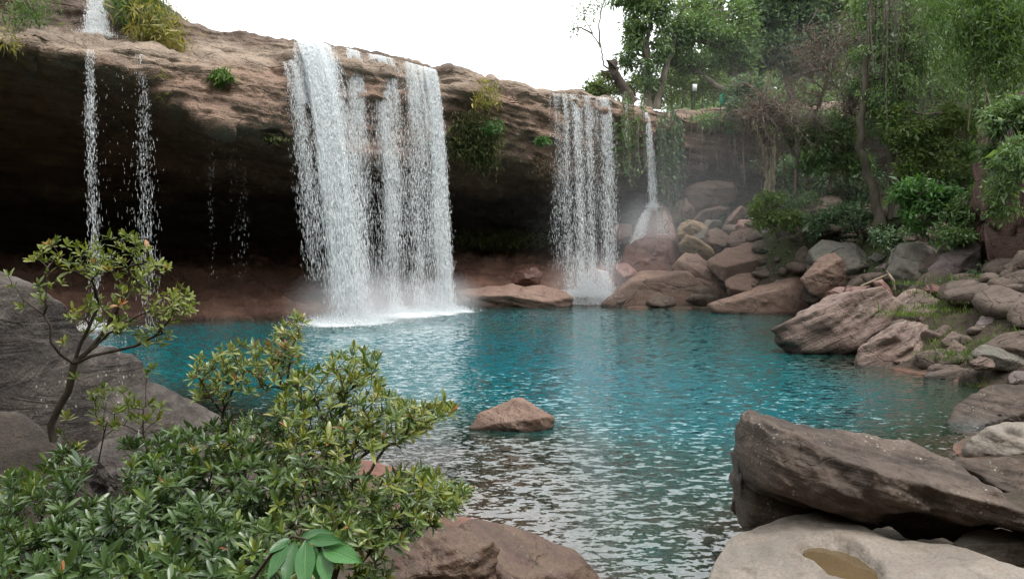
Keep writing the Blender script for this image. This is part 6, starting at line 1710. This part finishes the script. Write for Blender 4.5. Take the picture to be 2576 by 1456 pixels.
# plant with big compound leaves at the lower edge
e = empty('large_leaved_plant', P(735, 1490, 2.3), 'plant with large drooping bright green leaflets at the lower picture edge', 'plant')
BL = []
ny = 9
for i in range(ny):
    a = i / (ny - 1); w = math.sin(math.pi * a ** 0.82) ** 1.05 * 0.5 if 0 < i < ny - 1 else 0.02
    for q in (-1, -0.5, 0, 0.5, 1):
        BL.append([w * q, a, -0.10 * abs(q) * w * 0 + 0.03 * abs(q) - 0.30 * a * a + 0.006 * math.sin(i * 2.2 + abs(q) * 3)])
BL = np.array(BL); BF = grid_faces(ny, 5); BA = np.tile(np.array([-1, -0.5, 0, 0.5, 1]), ny)
hub = P(738, 1348, 2.75)
def big(bx, by, tx, ty, Yb_, Yt, asp, rv, k):
    b, t = P(bx, by, Yb_ - 0.45), P(tx, ty, Yt - 0.45)
    L = np.linalg.norm(t - b); d = (t - b) / L
    n = unit(np.array([0.15 * k, -0.8, 0.75])); n = unit(n - d * (n @ d)); x = np.cross(d, n)
    v = b + BL[:, :1] * x * L * asp + BL[:, 1:2] * d * L + (BL[:, 2:] + 0.30 * BL[:, 1:2] ** 2 - 0.25 * (BL[:, 1:2] - BL[:, 1:2] ** 2) * -0.35) * n * L
    obj_np('leaflet', v, BF, M['lf_big'], attrs={'rnd': np.full(len(v), rv), 'along': BL[:, 1], 'across': BA}, parent=e)
big(742, 1360, 714, 1475, 2.75, 2.66, 0.36, 0.25, 1); big(770, 1358, 768, 1490, 2.74, 2.62, 0.38, 0.55, -1); big(790, 1370, 800, 1470, 2.76, 2.72, 0.3, 0.3, 1)
big(812, 1378, 828, 1478, 2.72, 2.62, 0.38, 0.75, -1); big(775, 1358, 868, 1362, 2.74, 2.68, 0.3, 0.35, 1); big(812, 1376, 915, 1418, 2.72, 2.6, 0.34, 0.95, 1); big(755, 1352, 840, 1336, 2.78, 2.85, 0.32, 0.1, 1)
big(735, 1352, 668, 1395, 2.76, 2.7, 0.34, 0.15, -1); big(725, 1362, 672, 1462, 2.74, 2.66, 0.34, 0.4, -1)
v, f = tubes([(np.array([P(560, 1600, 2.5), P(640, 1450, 2.4), P(700, 1370, 2.34), P(738, 1348, 2.3), P(775, 1357, 2.29), P(812, 1377, 2.27)]), np.linspace(0.006, 0.0025, 6))], 6)
obj_np('stalk', v, f, M['bk_dark'], parent=e)

# ---------------------------------------------------------------- small man-made things at the cliff top, driftwood
def plain(name, c, rough=0.6, met=0.0):
    t = NT(name)
    tc = t.n('ShaderNodeTexCoord')
    n = t.noise(tc.outputs['Object'], 4, 4, 0.6)
    p = t.prin(t.mix(t.math('MULTIPLY', n, 0.5), c, tuple(k * 0.6 for k in c)), rough)
    p.inputs['Metallic'].default_value = met
    return t.surf(p.outputs[0])
M['bin'] = plain('green_plastic', (0.02, 0.32, 0.20)); M['sign'] = plain('white_board', (0.7, 0.72, 0.72)); M['iron'] = plain('dark_iron', (0.03, 0.03, 0.03)); M['drift'] = plain('bleached_wood', (0.30, 0.24, 0.17))
def box(c, s):
    x, y, z = np.array(s) / 2
    v = np.array([[sx * x, sy * y, sz * z] for sx in (-1, 1) for sy in (-1, 1) for sz in (-1, 1)]) + np.array(c)
    f = np.array([[0, 1, 3, 2], [4, 6, 7, 5], [0, 4, 5, 1], [2, 3, 7, 6], [0, 2, 6, 4], [1, 5, 7, 3]])
    return v, f
b = P(1818, 265, 50.6)
e = empty('waste_bin', b, 'round shouldered green bin standing by the cliff top railing', 'bin')
hs_ = [(0, 0.17), (0.02, 0.20), (0.35, 0.22), (0.52, 0.215), (0.58, 0.19)]
v, f = tube(np.array([[b[0], b[1], b[2] + h] for h, _ in hs_]), np.array([q for _, q in hs_]), 18)
obj_np('body', v, f, M['bin'], parent=e)
v, f = tube(np.array([[b[0], b[1], b[2] + h] for h in (0.575, 0.63, 0.66, 0.67)]), np.array([0.2, 0.17, 0.09, 0.002]), 18)
obj_np('lid', v, f, M['bin'], parent=e)
b = P(1747, 262, 51.2)
e = empty('sign_post', b, 'small white notice board on a thin post at the cliff top', 'sign')
v, f = tube(np.array([b - [0, 0, 0.3], b + [0, 0, 0.95]]), 0.03, 8)
obj_np('post', v, f, M['iron'], parent=e)
c = P(1747, 221, 51.1)
v, f = box(c, (0.27, 0.03, 0.42)); obj_np('board', v, f, M['sign'], parent=e, smooth=False)
b = P(1830, 265, 50.9)
e = empty('railing', b, 'dark iron railing at the cliff top beside the green bin', 'railing')
for x in (1778, 1812, 1848):
    q = P(x, 268, 50.9); v, f = tube(np.array([q - [0, 0, 0.3], q + [0, 0, 0.75]]), 0.025, 6); obj_np('rail_post', v, f, M['iron'], parent=e)
for dy in (0.38, 0.72):
    q0, q1 = P(1776, 268, 50.9) + [0, 0, dy], P(1850, 268, 50.9) + [0, 0, dy]
    v, f = tube(np.array([q0, (q0 + q1) / 2, q1]), 0.02, 6); obj_np('rail', v, f, M['iron'], parent=e)
v, f = tubes([(np.array([P(2165, 720, 34.5), P(2205, 703, 34.2), P(2235, 690, 34)]), np.array([0.05, 0.06, 0.05])), (np.array([P(2235, 690, 34), P(2246, 705, 33.8), P(2250, 728, 33.8)]), np.array([0.06, 0.06, 0.05])),
              (np.array([P(2235, 690, 34), P(2228, 680, 34)]), np.array([0.05, 0.03]))], 8)
obj_np('driftwood_branch', v, f, M['drift'], origin=P(2220, 700, 34), label='crooked bleached branch lying behind the tallest layered slab', cat='driftwood')

# ---------------------------------------------------------------- mist at the feet of the falls
def mist(name, label, c, rad, dens):
    t = NT(name + '_vapour')
    tc = t.n('ShaderNodeTexCoord')
    ln = t.n('ShaderNodeVectorMath', operation='LENGTH'); t.L(tc.outputs['Object'], ln.inputs[0])
    fall = t.math('POWER', t.math('SUBTRACT', 1.0, ln.outputs['Value'], True), 1.4)
    d = t.math('MULTIPLY', fall, dens)
    vs = t.n('ShaderNodeVolumePrincipled'); vs.inputs['Color'].default_value = (0.95, 0.97, 1, 1)
    t.L(d, vs.inputs['Density'])
    t.L(vs.outputs[0], t.out.inputs['Volume'])
    v, f = ICO[3]
    o = add('mist', mesh_np('mist', v, f, None, True, t.m), kind='stuff', label=label, cat='mist', loc=tuple(float(q) for q in c))
    o.scale = rad
    return o
mist('main', 'white spray hanging at the foot of the main waterfall', G(900, 808) + np.array([0.3, 0.2, 0.5]), (4.2, 2.6, 2.6), 0.55)
mist('mainright', 'white spray at the right hand end of the main waterfall', G(1100, 786) + np.array([0, 0.2, 0.4]), (2.8, 2.2, 2.0), 0.55)
mist('second', 'thin spray drifting round the foot of the second waterfall', P(1490, 720, 46.2), (3.2, 2.2, 2.6), 0.35)
mist('dome', 'thin spray drifting over the domed wet rock', P(1625, 575, 48.0), (2.4, 1.8, 2.2), 0.35)
mist('drift', 'faint veil of spray drifting over the scree and the slope behind it', P(1760, 560, 46.0), (11.0, 5.0, 6.0), 0.035)
mist('wood', 'faint pale vapour hanging among the trees of the slope', P(2080, 330, 47.0), (17.0, 8.0, 9.0), 0.010)
